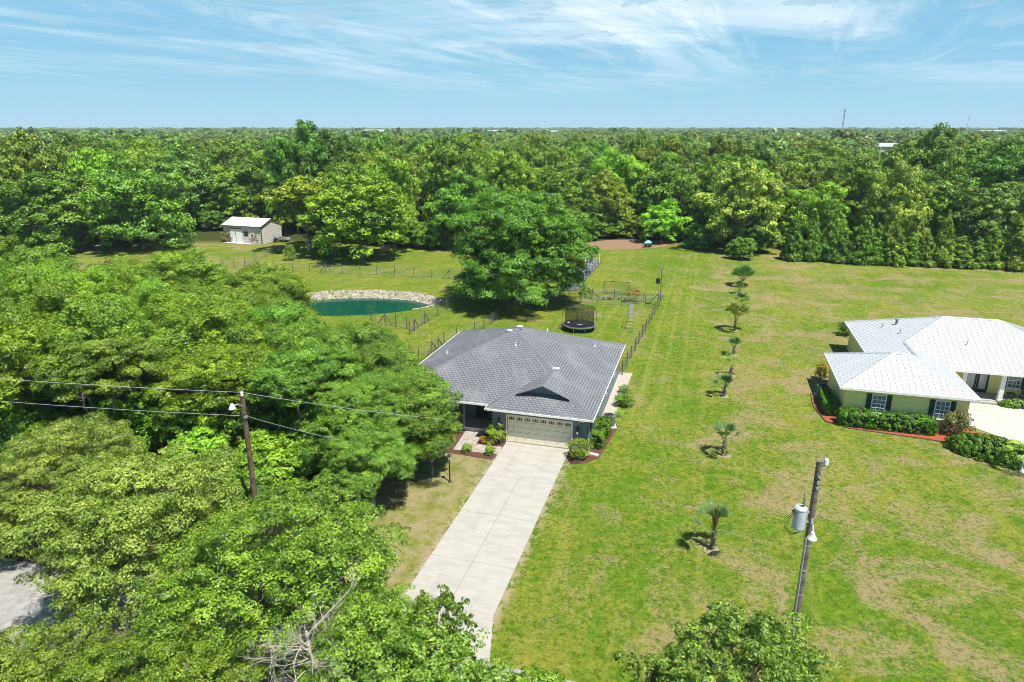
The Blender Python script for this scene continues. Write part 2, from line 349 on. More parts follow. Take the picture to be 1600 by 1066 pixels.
def concrete_mat(name, base, dark, joints=None):
    m, nt, b = newmat(name)
    c = nmix(nt, nss(nt, nnoise(nt, 0.7, 7, 0.65, 0.5, sc=(1, 2.5, 1)), 0.35, 0.72), base, dark)
    c = nmix(nt, nmath(nt, 'MULTIPLY', nss(nt, nnoise(nt, 7, 6, 0.7), 0.5, 0.75), 0.25), c, tuple(x * 0.72 for x in base))
    c = nmix(nt, nmath(nt, 'MULTIPLY', nss(nt, nnoise(nt, 0.9, 5, 0.6, 0.2, off=(8, 2, 0)), 0.66, 0.74), 0.35), c, (0.27, 0.24, 0.20))
    if joints:
        tw = nt.nodes.new('ShaderNodeTexCoord'); s2 = nt.nodes.new('ShaderNodeSeparateXYZ'); lk(nt, tw.outputs['Object'], s2.inputs[0])
        trk = nmath(nt, 'ABSOLUTE', nmath(nt, 'SUBTRACT', nmath(nt, 'ABSOLUTE', nmath(nt, 'SUBTRACT', s2.outputs[0], 2.4)), 1.15))
        c = nmix(nt, nmath(nt, 'MULTIPLY', nmath(nt, 'MULTIPLY', nss(nt, trk, .40, .10), nss(nt, nnoise(nt, 1.2, 5, .7, sc=(1, .25, 1)), .40, .65)), .30), c, (0.27, 0.245, 0.21))
        c = nmix(nt, nmath(nt, 'MULTIPLY', nss(nt, nnoise(nt, 1.7, 4, .6, off=(2, 9, 0)), .70, .76), .5), c, (0.20, 0.18, 0.15))
        tc = nt.nodes.new('ShaderNodeTexCoord'); sp = nt.nodes.new('ShaderNodeSeparateXYZ'); lk(nt, tc.outputs['Object'], sp.inputs[0])
        jy = nmath(nt, 'ABSOLUTE', nmath(nt, 'SUBTRACT', nmath(nt, 'FRACT', nmath(nt, 'DIVIDE', nmath(nt, 'SUBTRACT', sp.outputs[1], joints[2]), joints[0])), 0.5))
        j1 = nss(nt, jy, 0.5 - 0.022 / joints[0], 0.5 - 0.010 / joints[0])
        jx = nmath(nt, 'ABSOLUTE', nmath(nt, 'SUBTRACT', sp.outputs[0], joints[1]))
        j2 = nmath(nt, 'MULTIPLY', nss(nt, jx, 0.028, 0.012), nss(nt, sp.outputs[1], joints[3] + 0.05, joints[3] - 0.05))
        c = nmix(nt, nmath(nt, 'MULTIPLY', nmath(nt, 'MAXIMUM', j1, j2), 0.75), c, (0.20, 0.18, 0.15))
    lk(nt, c, b.inputs['Base Color']); b.inputs['Roughness'].default_value = 0.9; b.inputs['Specular IOR Level'].default_value = 0.2
    nbump(nt, b, nnoise(nt, 30, 4, 0.6), 0.15, 0.01)
    return m
MAT['drive'] = concrete_mat('drive_concrete', (0.375, 0.355, 0.315), (0.31, 0.293, 0.262), (4.7, 2.35, -0.6, -5.3))
MAT['drive2'] = concrete_mat('pale_concrete', (0.43, 0.41, 0.37), (0.38, 0.365, 0.33))
MAT['slab'] = concrete_mat('walk_concrete', (0.42, 0.39, 0.35), (0.34, 0.31, 0.27))

def slate_mat():
    m, nt, b = newmat('slate_flagging')
    tc = nt.nodes.new('ShaderNodeTexCoord'); vo = nt.nodes.new('ShaderNodeTexVoronoi'); vo.feature = 'F1'; vo.distance = 'CHEBYCHEV'; vo.inputs['Scale'].default_value = 2.6
    lk(nt, tc.outputs['Object'], vo.inputs[0]); sp = nt.nodes.new('ShaderNodeSeparateColor'); lk(nt, vo.outputs['Color'], sp.inputs[0])
    c = nmix(nt, nss(nt, sp.outputs[0], 0.2, 0.75), (0.27, 0.275, 0.275), (0.31, 0.22, 0.16))
    c = nmix(nt, nss(nt, sp.outputs[1], 0.45, 0.75), c, (0.33, 0.315, 0.29))
    lk(nt, c, b.inputs['Base Color']); b.inputs['Roughness'].default_value = 0.8; return m
MAT['slate'] = slate_mat()

def shingle_mat():
    m, nt, b = newmat('asphalt_shingles')
    tc = nt.nodes.new('ShaderNodeTexCoord'); br = nt.nodes.new('ShaderNodeTexBrick'); lk(nt, tc.outputs['UV'], br.inputs[0])
    br.inputs['Scale'].default_value = 1.0; br.inputs['Brick Width'].default_value = 0.34; br.inputs['Row Height'].default_value = 0.22
    br.inputs['Mortar Size'].default_value = 0.045; br.inputs['Mortar Smooth'].default_value = 0.3; br.inputs['Bias'].default_value = 0.0; br.offset = 0.5
    br.inputs['Color1'].default_value = (0.150, 0.158, 0.170, 1); br.inputs['Color2'].default_value = (0.190, 0.200, 0.213, 1); br.inputs['Mortar'].default_value = (0.066, 0.070, 0.078, 1)
    c = nmix(nt, nss(nt, nnoise(nt, 11, 5, 0.75, coord='UV'), 0.38, 0.66), br.outputs[0], (0.20, 0.21, 0.225))
    c = nmix(nt, 0.30, br.outputs[0], c)
    c = nmix(nt, nmath(nt, 'MULTIPLY', nss(nt, nnoise(nt, 0.35, 4, 0.6, coord='UV'), 0.45, 0.7), 0.25), c, (0.30, 0.31, 0.32))
    lk(nt, c, b.inputs['Base Color']); b.inputs['Roughness'].default_value = 0.9; b.inputs['Specular IOR Level'].default_value = 0.25
    nbump(nt, b, br.outputs['Fac'], -0.5, 0.02)
    return m
MAT['shingle'] = shingle_mat()
MAT['ridgecap'] = simple('ridge_shingle', (0.155, 0.165, 0.18), 0.9, scale=12, var=0.2)

def stripes_mat(name, base, dark, period, axis, width=0.12, coord='Object', rough=0.6, metal=0.0, bump=0.3):
    m, nt, b = newmat(name)
    tc = nt.nodes.new('ShaderNodeTexCoord'); sp = nt.nodes.new('ShaderNodeSeparateXYZ'); lk(nt, tc.outputs[coord], sp.inputs[0])
    ax = sp.outputs[axis] if axis < 3 else nmath(nt, 'ADD', sp.outputs[0], sp.outputs[1])
    fr = nmath(nt, 'ABSOLUTE', nmath(nt, 'SUBTRACT', nmath(nt, 'FRACT', nmath(nt, 'DIVIDE', ax, period)), 0.5))
    f = nss(nt, fr, 0.5 - width, 0.5 - width * 0.4)
    c = nmix(nt, nss(nt, nnoise(nt, 2, 5, 0.6), 0.4, 0.7), base, tuple(x * 0.9 for x in base))
    lk(nt, nmix(nt, f, c, dark), b.inputs['Base Color']); b.inputs['Roughness'].default_value = rough; b.inputs['Metallic'].default_value = metal
    nbump(nt, b, f, -bump, 0.02)
    return m
MAT['siding'] = stripes_mat('slate_blue_siding', (0.16, 0.20, 0.23), (0.09, 0.115, 0.135), 0.30, 3, 0.05)
MAT['shedwall'] = stripes_mat('ribbed_tan_steel', (0.62, 0.58, 0.55), (0.33, 0.31, 0.29), 0.36, 2, 0.14, bump=0.6)
MAT['rollup'] = stripes_mat('rollup_white', (0.84, 0.86, 0.90), (0.62, 0.64, 0.68), 0.45, 2, 0.08)
MAT['sheddark'] = simple('shed_trim_brown', (0.10, 0.08, 0.07), 0.6)
MAT['shedroof'] = stripes_mat('shed_roof_steel', (0.62, 0.65, 0.70), (0.50, 0.53, 0.58), 0.5, 0, 0.08, rough=0.45)
MAT['whiteroof'] = simple('white_metal_roof', (0.53, 0.545, 0.56), 0.42, 0.10, var=0.04, scale=0.8)
MAT['whiterib'] = simple('white_metal_rib', (0.43, 0.445, 0.465), 0.4, 0.15, var=0.06)

def water_mat():
    m, nt, b = newmat('pond_water'); b.inputs['Base Color'].default_value = (0.002, 0.060, 0.036, 1); b.inputs['Roughness'].default_value = 0.10; b.inputs['Specular IOR Level'].default_value = 0.18
    nbump(nt, b, nnoise(nt, 3.5, 3, 0.5, sc=(1, 0.6, 1)), 0.12, 0.02); return m
MAT['water'] = water_mat()

# ------------------------------------------------------------ ground, road, drive, pond (the setting)
PC = Vector((-21.5, 89.0)); 
def pond_ring(rx, ry, z, n=72, wob=0.05):
    return [(PC.x + rx * math.cos(a) * (1 + wob * math.sin(3 * a + 1)), PC.y + ry * math.sin(a) * (1 + wob * math.sin(2 * a)), z) for a in [2 * math.pi * i / n for i in range(n)]]
def build_ground():
    bm = bmesh.new(); S = 9000
    hole = [bm.verts.new(p) for p in pond_ring(11.4, 6.7, 0)]
    outer = [bm.verts.new(p) for p in ((-S, -300, 0), (S, -300, 0), (S, 2 * S, 0), (-S, 2 * S, 0))]
    ed = [bm.edges.new((r[i], r[(i + 1) % len(r)])) for r in (hole, outer) for i in range(len(r))]
    bmesh.ops.triangle_fill(bm, use_beauty=True, use_dissolve=False, edges=ed)
    bmesh.ops.recalc_face_normals(bm, faces=bm.faces)
    for f in bm.faces:
        if f.normal.z < 0: f.normal_flip()
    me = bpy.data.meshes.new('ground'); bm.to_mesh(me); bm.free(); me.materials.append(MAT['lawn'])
    o = bpy.data.objects.new('ground', me); COL.objects.link(o); tag(o, kind='structure')
    b = MB(); rs = [pond_ring(11.4, 6.7, 0), pond_ring(11.1, 6.1, -0.25), pond_ring(10.0, 4.9, -0.75), pond_ring(8, 3.5, -1.6)]
    for r0, r1 in zip(rs, rs[1:]):
        n = len(r0)
        for i in range(n): b.face([r0[i], r0[(i + 1) % n], r1[(i + 1) % n], r1[i]])
    tag(b.build('pond_bank', MAT['lawn']), kind='structure')
    b = MB(); b.face(pond_ring(10.3, 5.15, -0.62)); tag(b.build('pond_water', MAT['water']), kind='structure')
    # riprap: stones nobody could count
    r = random.Random(3); b = MB()
    ico = []
    bm = bmesh.new(); bmesh.ops.create_icosphere(bm, subdivisions=1, radius=1); iv = [v.co.copy() for v in bm.verts]; fi = [[v.index for v in f.verts] for f in bm.faces]; bm.free()
    for k in range(3400):
        a = r.uniform(-0.62, math.pi + 0.35); t = r.random()
        if a < -0.1 and r.random() < 0.5 * (-a): continue
        rx = 9.95 + 1.5 * t; ry = 4.95 + 2.1 * t
        x = PC.x + rx * math.cos(a) * (1 + 0.05 * math.sin(3 * a + 1)); y = PC.y + ry * math.sin(a) * (1 + 0.05 * math.sin(2 * a)); z = -0.72 + 0.80 * t
        s = r.uniform(0.07, 0.22); q = Matrix.Rotation(r.uniform(0, 6.28), 3, Vector((r.random(), r.random(), r.random() + .1)).normalized())
        i = len(b.v); sx, sy, sz = s * r.uniform(.8, 1.4), s * r.uniform(.7, 1.2), s * r.uniform(.5, .9)
        for p in iv:
            w = 1 + r.uniform(-.22, .22); b.v.append(tuple(q @ Vector((p.x * sx * w, p.y * sy * w, p.z * sz * w)) + Vector((x, y, z))))
        for f in fi: b.f.append(tuple(i + j for j in f)); b.m.append(0)
    tag(b.build('riprap_stones', MAT['stone']), 'pale riprap stones lining the far bank of the green pond', 'stones', kind='stuff')
build_ground()

O1 = Vector((-0.335, 46.48, 0))            # left foot of the garage door
def loc1(x, y, z=0.0):
    return O1 + Matrix.Rotation(HR, 3, 'Z') @ Vector((x, y, z))
def struct(b, name, mat, parent=None, loc=None, rz=0.0):
    o = b.build(name, mat, parent)
    if loc is not None: o.location = loc; o.rotation_euler = (0, 0, rz)
    return tag(o, kind='structure')
b = MB(); b.prism([(-0.06, 0.0), (-0.06, -18.3), (-0.95, -21.4), (5.45, -21.4), (4.72, -18.5), (4.72, 0.0)], -0.05, 0.05)
struct(b, 'driveway', MAT['drive'], loc=O1, rz=HR)
b = MB(); b.face([(-160, -21.4, 0.012), (-160, -27.4, 0.012), (160, -27.4, 0.012), (160, -21.4, 0.012)])
struct(b, 'road', MAT['asphalt'], loc=O1, rz=HR)

def flat(name, pts, z, mat):
    b = MB(); b.face([(p[0], p[1], z) for p in pts]); return struct(b, name, mat)
def ccw(pts):
    a = sum(p[0] * q[1] - q[0] * p[1] for p, q in zip(pts, pts[1:] + pts[:1])); return pts if a > 0 else pts[::-1]
def gp(*px): return ccw([tuple(G(*p))[:2] for p in px])
flat('mulch_bed', gp((688, 706), (724, 668), (800, 672), (794, 690), (769, 719)), 0.020, MAT['mulchdark'])
flat('slate_path', gp((728, 673), (757, 676), (744, 694), (785, 699), (778, 711), (708, 703)), 0.026, MAT['slate'])
flat('mulch_bed_side', gp((884, 706), (912, 690), (958, 652), (966, 668), (946, 700), (936, 716), (916, 724), (890, 726)), 0.020, MAT['mulchdark'])
flat('side_strip', [tuple(loc1(*p))[:2] for p in ((6.05, 6.8), (7.0, 6.8), (7.3, 17.6), (6.05, 17.6))], 0.014, simple('gravel_strip', (0.40, 0.36, 0.32), 0.9, scale=5, col2=(0.30, 0.27, 0.20)))
flat('bare_soil', gp((935, 391), (915, 380), (950, 375), (1050, 374), (1060, 382), (1030, 387), (985, 390)), 0.010, MAT['sand'])

# ------------------------------------------------------------ roof builder
def uv_for(pts, eave):
    n = (Vector(pts[1]) - Vector(pts[0])).cross(Vector(pts[2]) - Vector(pts[1])).normalized()
    e = Vector(eave).normalized(); v = n.cross(e)
    return [(Vector(p).dot(e), Vector(p).dot(v)) for p in pts]
def roof_slopes(polys, pitch, z0, thick):
    """polys: list of (points xy with height param, eave direction). Returns MB with top + underside"""
    b = MB()
    for pts, eave in polys:
        P = [Vector(p) for p in pts]
        n = (P[1] - P[0]).cross(P[2] - P[1])
        if n.z < 0: P = P[::-1]
        b.face(P, 0, uv_for(P, eave))
        b.face([p - Vector((0, 0, thick)) for p in P[::-1]], 1)
    return b
def fascia(loop, z, h, t, name, mat, parent):
    b = MB(); n = len(loop)
    for i in range(n):
        a = Vector(loop[i]); c = Vector(loop[(i + 1) % n]); d = (c - a).normalized(); o = Vector((d.y, -d.x))
        a2 = a - d * 0.0; c2 = c + d * t
        q = [a2, c2, c2 + o * t, a2 + o * t]
        b.prism([(p.x, p.y) for p in ccw_v(q)], z - h, z)
    return b.build(name, mat, parent)
def ccw_v(q):
    a = sum(p.x * r.y - r.x * p.y for p, r in zip(q, q[1:] + q[:1])); return q if a > 0 else q[::-1]
def ridge_caps(lines, w, mat, parent, name='ridge_cap', h=0.05):
    b = MB()
    for a, c in lines:
        a = Vector(a); c = Vector(c); d = (c - a).normalized(); s = Vector((d.y, -d.x, 0)).normalized() * w / 2
        up = Vector((0, 0, h)); dn = Vector((0, 0, -0.035))
        b.face([a + up, c + up, c + s + dn, a + s + dn]); b.face([c + up, a + up, a - s + dn, c - s + dn])
    return b.build(name, mat, parent)

# ------------------------------------------------------------ the grey-roofed house
def main_house():
    h = thing('house', 'single storey slate blue house with grey shingle hip roof and cream garage door', 'house', O1, HR)
    zr = 2.72; k = 0.417
    x0, x1, y0, y1 = -10.15, 6.42, 0.35, 17.85; wx, wy = -1.6, -0.42        # main rectangle and the garage wing's left eave / front eave
    hw = (x1 - x0) / 2; xc = (x0 + x1) / 2; zt = zr + k * hw
    A = (xc, y0 + hw, zt); B = (xc, y1 - hw, zt)
    wr = (x1 - wx) / 2; xr = (wx + x1) / 2; zw = zr + k * wr; yr = y0 + wr
    yg = 1.55; zg = zr + k * (yg - wy)                                    # foot of the small front gable
    gl = (wx + (yg - wy), yg, zg); gr = (x1 - (yg - wy), yg, zg)
    ov = 0.42; pk = (xr, yg - ov, zw); glo = (gl[0] , yg - ov, zg); gro = (gr[0], yg - ov, zg)
    polys = [
        ([(x0, y0, zr), (wx, y0, zr), (xr, yr, zw), A], (1, 0, 0)),                            # main front
        ([(x0, y1, zr), (x0, y0, zr), A, B], (0, -1, 0)),                                       # left
        ([(x1, y1, zr), (x0, y1, zr), B, A] if B[1] < A[1] else [(x1, y1, zr), (x0, y1, zr), B], (-1, 0, 0)),
        ([(x1, wy, zr), (x1, y1, zr), B, A, (xr, yr, zw), (xr, yg, zw), gr], (0, 1, 0)),        # right, runs over the garage
        ([(wx, y0, zr), (wx, wy, zr), gl, (xr, yg, zw), (xr, yr, zw)], (0, 1, 0)),              # wing left slope
        ([(wx, wy, zr), (x1, wy, zr), gr, gl], (1, 0, 0)),                                      # wing front hip
        ([(gl[0], yg, zg), (gl[0], yg - ov, zg + 0.001), pk, (xr, yg, zw)], (0, 1, 0)),
        ([(xr, yg, zw), pk, (gr[0], yg - ov, zg + 0.001), (gr[0], yg, zg)], (0, 1, 0)),
    ]
    rb = roof_slopes(polys, k, zr, 0.14)
    roof = rb.build('roof', [MAT['shingle'], MAT['white']], h)
    loop = [(x0, y0), (wx, y0), (wx, wy), (x1, wy), (x1, y1), (x0, y1)]
    fascia(loop, zr + 0.012, 0.15, 0.05, 'fascia', MAT['white'], h)
    ridge_caps([(A, B), (A, (x0, y0, zr)), (B, (x0, y1, zr)), (B, (x1, y1, zr)), (A, (xr, yr, zw)), ((xr, yr, zw), pk), (gl, (wx, wy, zr)), (gr, (x1, wy, zr)), (pk, glo), (pk, gro)], 0.30, MAT['ridgecap'], roof)
    g = MB(); g.face([(gl[0] + .1, yg + .02, zg - .03), (gr[0] - .1, yg + .02, zg - .03), (xr, yg + .02, zw - .05)]); g.build('gable_panel', MAT['siding'], roof)
    g = MB()
    for s in (-1, 1): g.bar((xr, yg - ov + .03, zw - .10), (xr + s * (gr[0] - xr), yg - ov + .03, zg - .06), 0.05, 0.16)
    g.build('gable_trim', simple('grey_trim', (0.20, 0.22, 0.24)), roof)
    # vents on the roof
    def on_right(x, y): return zr + k * (x1 - x)
    def on_left(x, y): return zr + k * (x - x0)
    for x, y, z, kind in ((2.55, 4.9, zr + k * (x1 - 2.55) - .03, 'b'), (xc + .25, A[1] + .7, zt, 'b'), (xc - .45, A[1] + .1, zt - .25, 'b'), (4.2, 13.6, on_right(4.2, 0), 'p'), (-1.3, 6.8, zr + k * (6.8 - y0), 'p'), (-7.9, 8.2, on_left(-7.9, 0), 'p'), (0.2, 11.8, on_right(.2, 0), 'p')):
        v = MB()
        if kind == 'b': v.prism([(x - .20, y - .14), (x + .20, y - .14), (x + .20, y + .14), (x - .20, y + .14)], z - .08, z + .10); v.prism([(x - .25, y - .19), (x + .25, y - .19), (x + .25, y + .19), (x - .25, y + .19)], z + .10, z + .14)
        else: v.tube([(x, y, z - .1), (x, y, z + .28)], .045, 8); v.lathe([(.11, 0), (.05, .05)], (x, y, z), 10)
        v.build('roof_vent', MAT['white'], roof)
    # walls
    w = MB(); t = 0.16; zt2 = 2.58
    def wall(a, c, z0=0.0, z1=zt2):
        a = Vector(a); c = Vector(c); d = (c - a).normalized(); n = Vector((-d.y, d.x)) * t
        w.prism([(p.x, p.y) for p in ccw_v([a, c, c + n, a + n])], z0, z1)
    wall((-1.15, 0.0), (-0.03, 0.0)); wall((-0.03, 0.0), (4.86, 0.0), 2.16, zt2); wall((4.86, 0.0), (6.05, 0.0))
    wall((6.05, 0.16), (6.05, 17.4)); wall((6.05, 17.4), (-9.7, 17.4)); wall((-9.7, 17.4), (-9.7, 3.0)); wall((-9.7, 2.9), (-1.31, 2.9)); wall((-1.15, 2.9), (-1.15, 0.17))
    w.build('wall', MAT['siding'], h)
    btm = simple('blue_trim', (0.10, 0.13, 0.15))
    for x in (-1.15, 6.02, 5.55): b = MB(); b.box((x, -0.014, 1.27), (.09 if x != 5.55 else .03, .05, 2.5)); b.build('corner_trim', btm, h)
    fl = MB(); fl.prism([(-9.6, 3.1), (5.95, 3.1), (5.95, 17.3), (-9.6, 17.3)], 0.0, 0.12); fl.build('floor_slab', MAT['porch'], h)
    # garage door: eight panels wide, arched lites in the top row
    gd = MB()
    n = 5; ph = 2.12 / n
    for i in range(n): gd.box((2.415, 0.10, 0.03 + ph * (i + .5)), (4.83, 0.05, ph - 0.018))
    gd.box((2.415, 0.13, 1.07), (4.84, 0.03, 2.13))
    door = gd.build('garage_door', MAT['cream'], h)
    pn = MB()
    for i in range(n - 1):
        for j in range(8):
            x = 0.30 + j * 0.604; z = 0.03 + ph * (i + .5)
            for dz in (-.13, .13): pn.box((x, 0.071, z + dz), (.44, .012, .012))
            for dx in (-.22, .22): pn.box((x + dx, 0.071, z), (.012, .012, .27))
    pn.build('door_relief', simple('cream_relief', (0.68, 0.615, 0.46)), door)
    for j in range(8):
        x = 0.30 + j * 0.604; z = 0.03 + ph * 4.5
        l = MB()
        for q in (-1, 0, 1):
            hh = 0.20 - abs(q) * 0.035; cx = x + q * 0.148
            l.box((cx, 0.069, z - .10 + hh / 2), (.118, .014, hh)); l.face([(cx - .059, 0.0615, z - .10 + hh), (cx + .059, 0.0615, z - .10 + hh), (cx + .03 * (1 - q), 0.0615, z - .10 + hh + .04), (cx - .03 * (1 + q), 0.0615, z - .10 + hh + .04)])
        l.build('window_lite', MAT['glass'], door)
    tr = MB(); tr.box((-0.055, -0.02, 1.09), (.10, .06, 2.18)); tr.box((4.885, -0.02, 1.09), (.10, .06, 2.18)); tr.box((2.415, -0.02, 2.23), (5.04, .06, .10)); tr.build('door_frame', MAT['cream'], h)
    for x in (-0.62, 5.27):
        l = MB(); l.box((x, -.04, 1.75), (.12, .08, .30)); l.lathe([(.03, -.02), (.09, .05), (.10, .34), (.03, .46)], (x, -.17, 1.55), 8); la = l.build('wall_lamp', MAT['black'], h)
        g2 = MB(); g2.lathe([(.04, 0), (.085, .02), (.085, .17), (.04, .19)], (x, -.18, 1.42), 8); g2.build('lamp_glass', MAT['curtain'], la)
    f = MB(); f.box((5.55, -.10, 2.42), (.24, .06, .05))
    for s in (-.10, .10): f.lathe([(.035, -.07), (.07, .02)], (5.55 + s, -.15, 2.40), 8)
    f.build('floodlight', MAT['white'], h)
    # porch
    b = MB(); b.box((-5.4, 1.95, .16), (8.2, 1.9, .32)); ps = b.build('porch_slab', MAT['slab'], h)
    b = MB(); b.box((-5.4, .965, .34), (8.3, .10, .06)); b.build('slab_edge', MAT['white'], ps)
    b = MB(); b.box((-2.9, 2.86, 1.38), (1.02, .06, 2.12)); fd = b.build('front_door', MAT['black'], h)
    b = MB(); b.box((-2.9, 2.82, 1.7), (.42, .03, 1.1)); b.build('door_pane', MAT['glass'], fd)
    b = MB(); b.box((-2.9, 2.83, .40), (1.2, .08, .06)); b.box((-3.46, 2.84, 1.4), (.08, .08, 2.15)); b.box((-2.34, 2.84, 1.4), (.08, .08, 2.15)); b.build('door_casing', simple('grey_casing', (.22, .24, .25)), h)
    for x in (-3.75, -8.9):
        b = MB(); b.box((x, .95, 1.45), (.14, .14, 2.28)); b.box((x, .95, .40), (.22, .22, .12)); b.box((x, .95, 2.50), (.22, .22, .12)); b.build('porch_post', MAT['siding'], h)
    b = MB(); b.box((-1.75, 2.84, 1.9), (.62, .06, .9)); ww = b.build('window', MAT['white'], h)
    b = MB(); b.box((-1.75, 2.80, 1.9), (.5, .02, .78)); b.build('pane', MAT['glass'], ww)
    # side wall fittings
    b = MB(); b.box((6.13, 2.4, 1.2), (.14, .35, .8)); b.box((6.11, 3.6, 1.45), (.12, .28, .4)); b.tube([(6.14, 2.4, 0.1), (6.14, 2.4, 2.4)], .035, 6); b.build('meter_box', MAT['acmetal'], h)
    b = MB(); b.box((6.09, 1.15, 1.10), (.04, .82, 2.1)); b.build('side_door', MAT['black'], h)
    for y in (9.0, 13.5):
        b = MB(); b.box((6.09, y, 1.6), (.04, 1.2, 1.0)); q = b.build('window', MAT['white'], h); b = MB(); b.box((6.11, y, 1.6), (.02, 1.06, .86)); b.build('pane', MAT['glass'], q)
    return h
main_house()

# ------------------------------------------------------------ the yellow neighbour with the white metal roof
O2 = Vector((26.55, 50.8, 0))
def neighbour():
    h = thing('house', 'pale yellow stucco house with white standing seam metal roof and dark shutters', 'house', O2, HR)
    k = 0.417; z = 2.85
    def Z(d): return z + k * d
    a0, a1, b0, b1 = -0.4, 9.3, -0.4, 8.4; m0, m1, n0, n1 = 3.2, 21.5, 6.7, 20.5
    p1 = (4.0, 4.0, Z(4.4)); p2 = (4.9, 4.0, Z(4.4)); cr = (6.25, 5.35, Z(3.05)); cb = (6.25, 9.75, Z(3.05)); rl = (10.1, 13.6, Z(6.9)); rr = (14.6, 13.6, Z(6.9))
    polys = [
        ([(a0, b0, z), (a1, b0, z), p2, p1], (1, 0, 0)),
        ([(a0, b1, z), (a0, b0, z), p1], (0, -1, 0)),
        ([(m0, b1, z), (a0, b1, z), p1, p2, cr], (-1, 0, 0)),
        ([(a1, b0, z), (a1, n0, z), cb, cr, p2], (0, 1, 0)),
        ([(a1, n0, z), (m1, n0, z), rr, rl, cb], (1, 0, 0)),
        ([(m0, n1, z), (m0, b1, z), cr, cb, rl], (0, -1, 0)),
        ([(m1, n0, z), (m1, n1, z), rr], (0, 1, 0)),
        ([(m1, n1, z), (m0, n1, z), rl, rr], (-1, 0, 0))]
    rb = roof_slopes(polys, k, z, 0.12)
    roof = rb.build('roof', [MAT['whiteroof'], MAT['white']], h)
    # raised seams, running down every slope
    s = MB()
    for pts, eave in polys:
        P = [Vector(p) for p in pts]; n = (P[1] - P[0]).cross(P[2] - P[1]).normalized()
        if n.z < 0: n = -n
        e = Vector(eave).normalized(); v = n.cross(e).normalized()
        U = [p.dot(e) for p in P]; V = [p.dot(v) for p in P]; d0 = P[0].dot(n)
        q = math.floor(min(U) / .46) + 1
        while q * .46 < max(U):
            u = q * .46; hit = []
            for i in range(len(P)):
                j = (i + 1) % len(P)
                if (U[i] - u) * (U[j] - u) < 0:
                    f = (u - U[i]) / (U[j] - U[i]); hit.append(V[i] + f * (V[j] - V[i]))
            hit.sort()
            for a, c in zip(hit[::2], hit[1::2]):
                if c - a > .15: s.bar(e * u + v * (a + .03) + n * (d0 + .012), e * u + v * (c - .03) + n * (d0 + .010), .06, .035)
            q += 1
    s.build('standing_seam', MAT['whiterib'], roof)
    ridge_caps([(p1, p2), (p1, (a0, b0, z)), (p2, (a1, b0, z)), (p1, (a0, b1, z)), (p2, cr), (cr, cb), (cb, rl), (rl, rr), (rr, (m1, n0, z)), (rl, (m0, n1, z)), (rr, (m1, n1, z))], .34, MAT['whiterib'], roof, h=.055)
    fascia([(a0, b0), (a1, b0), (a1, n0), (m1, n0), (m1, n1), (m0, n1), (m0, b1), (a0, b1)], z + .012, .19, .07, 'gutter', MAT['white'], h)
    for x, y, zz in ((5.6, 15.2, z + k * 2.4), (6.4, 12.2, z + k * 3.2), (11.2, 9.9, z + k * 3.2)):
        b = MB(); b.tube([(x, y, zz - .1), (x, y, zz + .42)], .06, 8); b.lathe([(.14, 0), (.07, .06)], (x, y, zz), 10); b.build('roof_vent', MAT['metal'], roof)
    b = MB(); x, y, zz = 6.7, 15.1, z + k * 3.5; b.tube([(x, y, zz - .1), (x, y, zz + .45)], .11, 10); b.lathe([(.17, .40), (.17, .50), (.05, .56)], (x, y, zz), 12); b.build('flue_cap', MAT['acmetal'], roof)
    w = MB(); t = .18; zt = 2.72
    def wall(a, c, z0=0.0, z1=zt):
        a = Vector(a); c = Vector(c); d = (c - a).normalized(); nn = Vector((-d.y, d.x)) * t
        w.prism([(p.x, p.y) for p in ccw_v([a, c, c + nn, a + nn])], z0, z1)
    wall((0.1, 0), (8.8, 0)); wall((8.8, .18), (8.8, 8.9)); wall((8.98, 9.0), (21.0, 9.0)); wall((21, 9.19), (21, 20)); wall((21, 20), (3.7, 20)); wall((3.7, 19.8), (3.7, 7.9)); wall((3.5, 7.9), (.1, 7.9)); wall((.1, 7.7), (.1, .19))
    w.build('wall', MAT['yellow'], h)
    b = MB(); b.box((4.45, -.02, .12), (8.74, .05, .24)); b.build('plinth', simple('stucco_base', (.60, .56, .33)), h)
    def window(x, y, w_, h_, zc, nx, ny, shut=True):
        f = MB()
        f.box((x, y, zc), (w_, .08, h_)); o = f.build('window', MAT['white'], h)
        g = MB(); g.box((x, y - .05, zc), (w_ - .16, .03, h_ - .16)); g.build('pane', MAT['glassblue'], o)
        g = MB()
        for i in range(1, nx): g.box((x - w_ / 2 + .08 + (w_ - .16) * i / nx, y - .075, zc), (.03, .03, h_ - .16))
        for i in range(1, ny): g.box((x, y - .078, zc - h_ / 2 + .08 + (h_ - .16) * i / ny), (w_ - .16, .03, .03 if i * 2 != ny else .06))
        g.build('muntin', MAT['white'], o)
        g = MB(); g.box((x, y - .06, zc - h_ / 2 - .05), (w_ + .1, .16, .08)); g.build('sill', MAT['white'], o)
        if shut:
            for sx in (-1, 1):
                g = MB(); cx = x + sx * (w_ / 2 + .20); g.box((cx, y - .02, zc), (.34, .06, h_ + .04))
                for i in range(9): g.box((cx, y - .055, zc - h_ / 2 + .12 + i * (h_ - .2) / 8), (.26, .015, .05))
                g.build('shutter', MAT['darkgreen'], h)
    window(2.55, -.04, 1.05, 1.5, 1.62, 3, 4); window(7.0, -.04, 1.05, 1.5, 1.62, 3, 4)
    window(15.0, 8.96, 1.05, 1.5, 1.62, 3, 4); window(9.6, 8.96, .6, 1.5, 1.62, 2, 4); 
    # double door with oval-lit leaves
    b = MB(); b.box((12.15, 8.97, 1.30), (2.0, .10, 2.2)); d = b.build('entry_frame', simple('door_yellow_frame', (.70, .66, .45)), h)
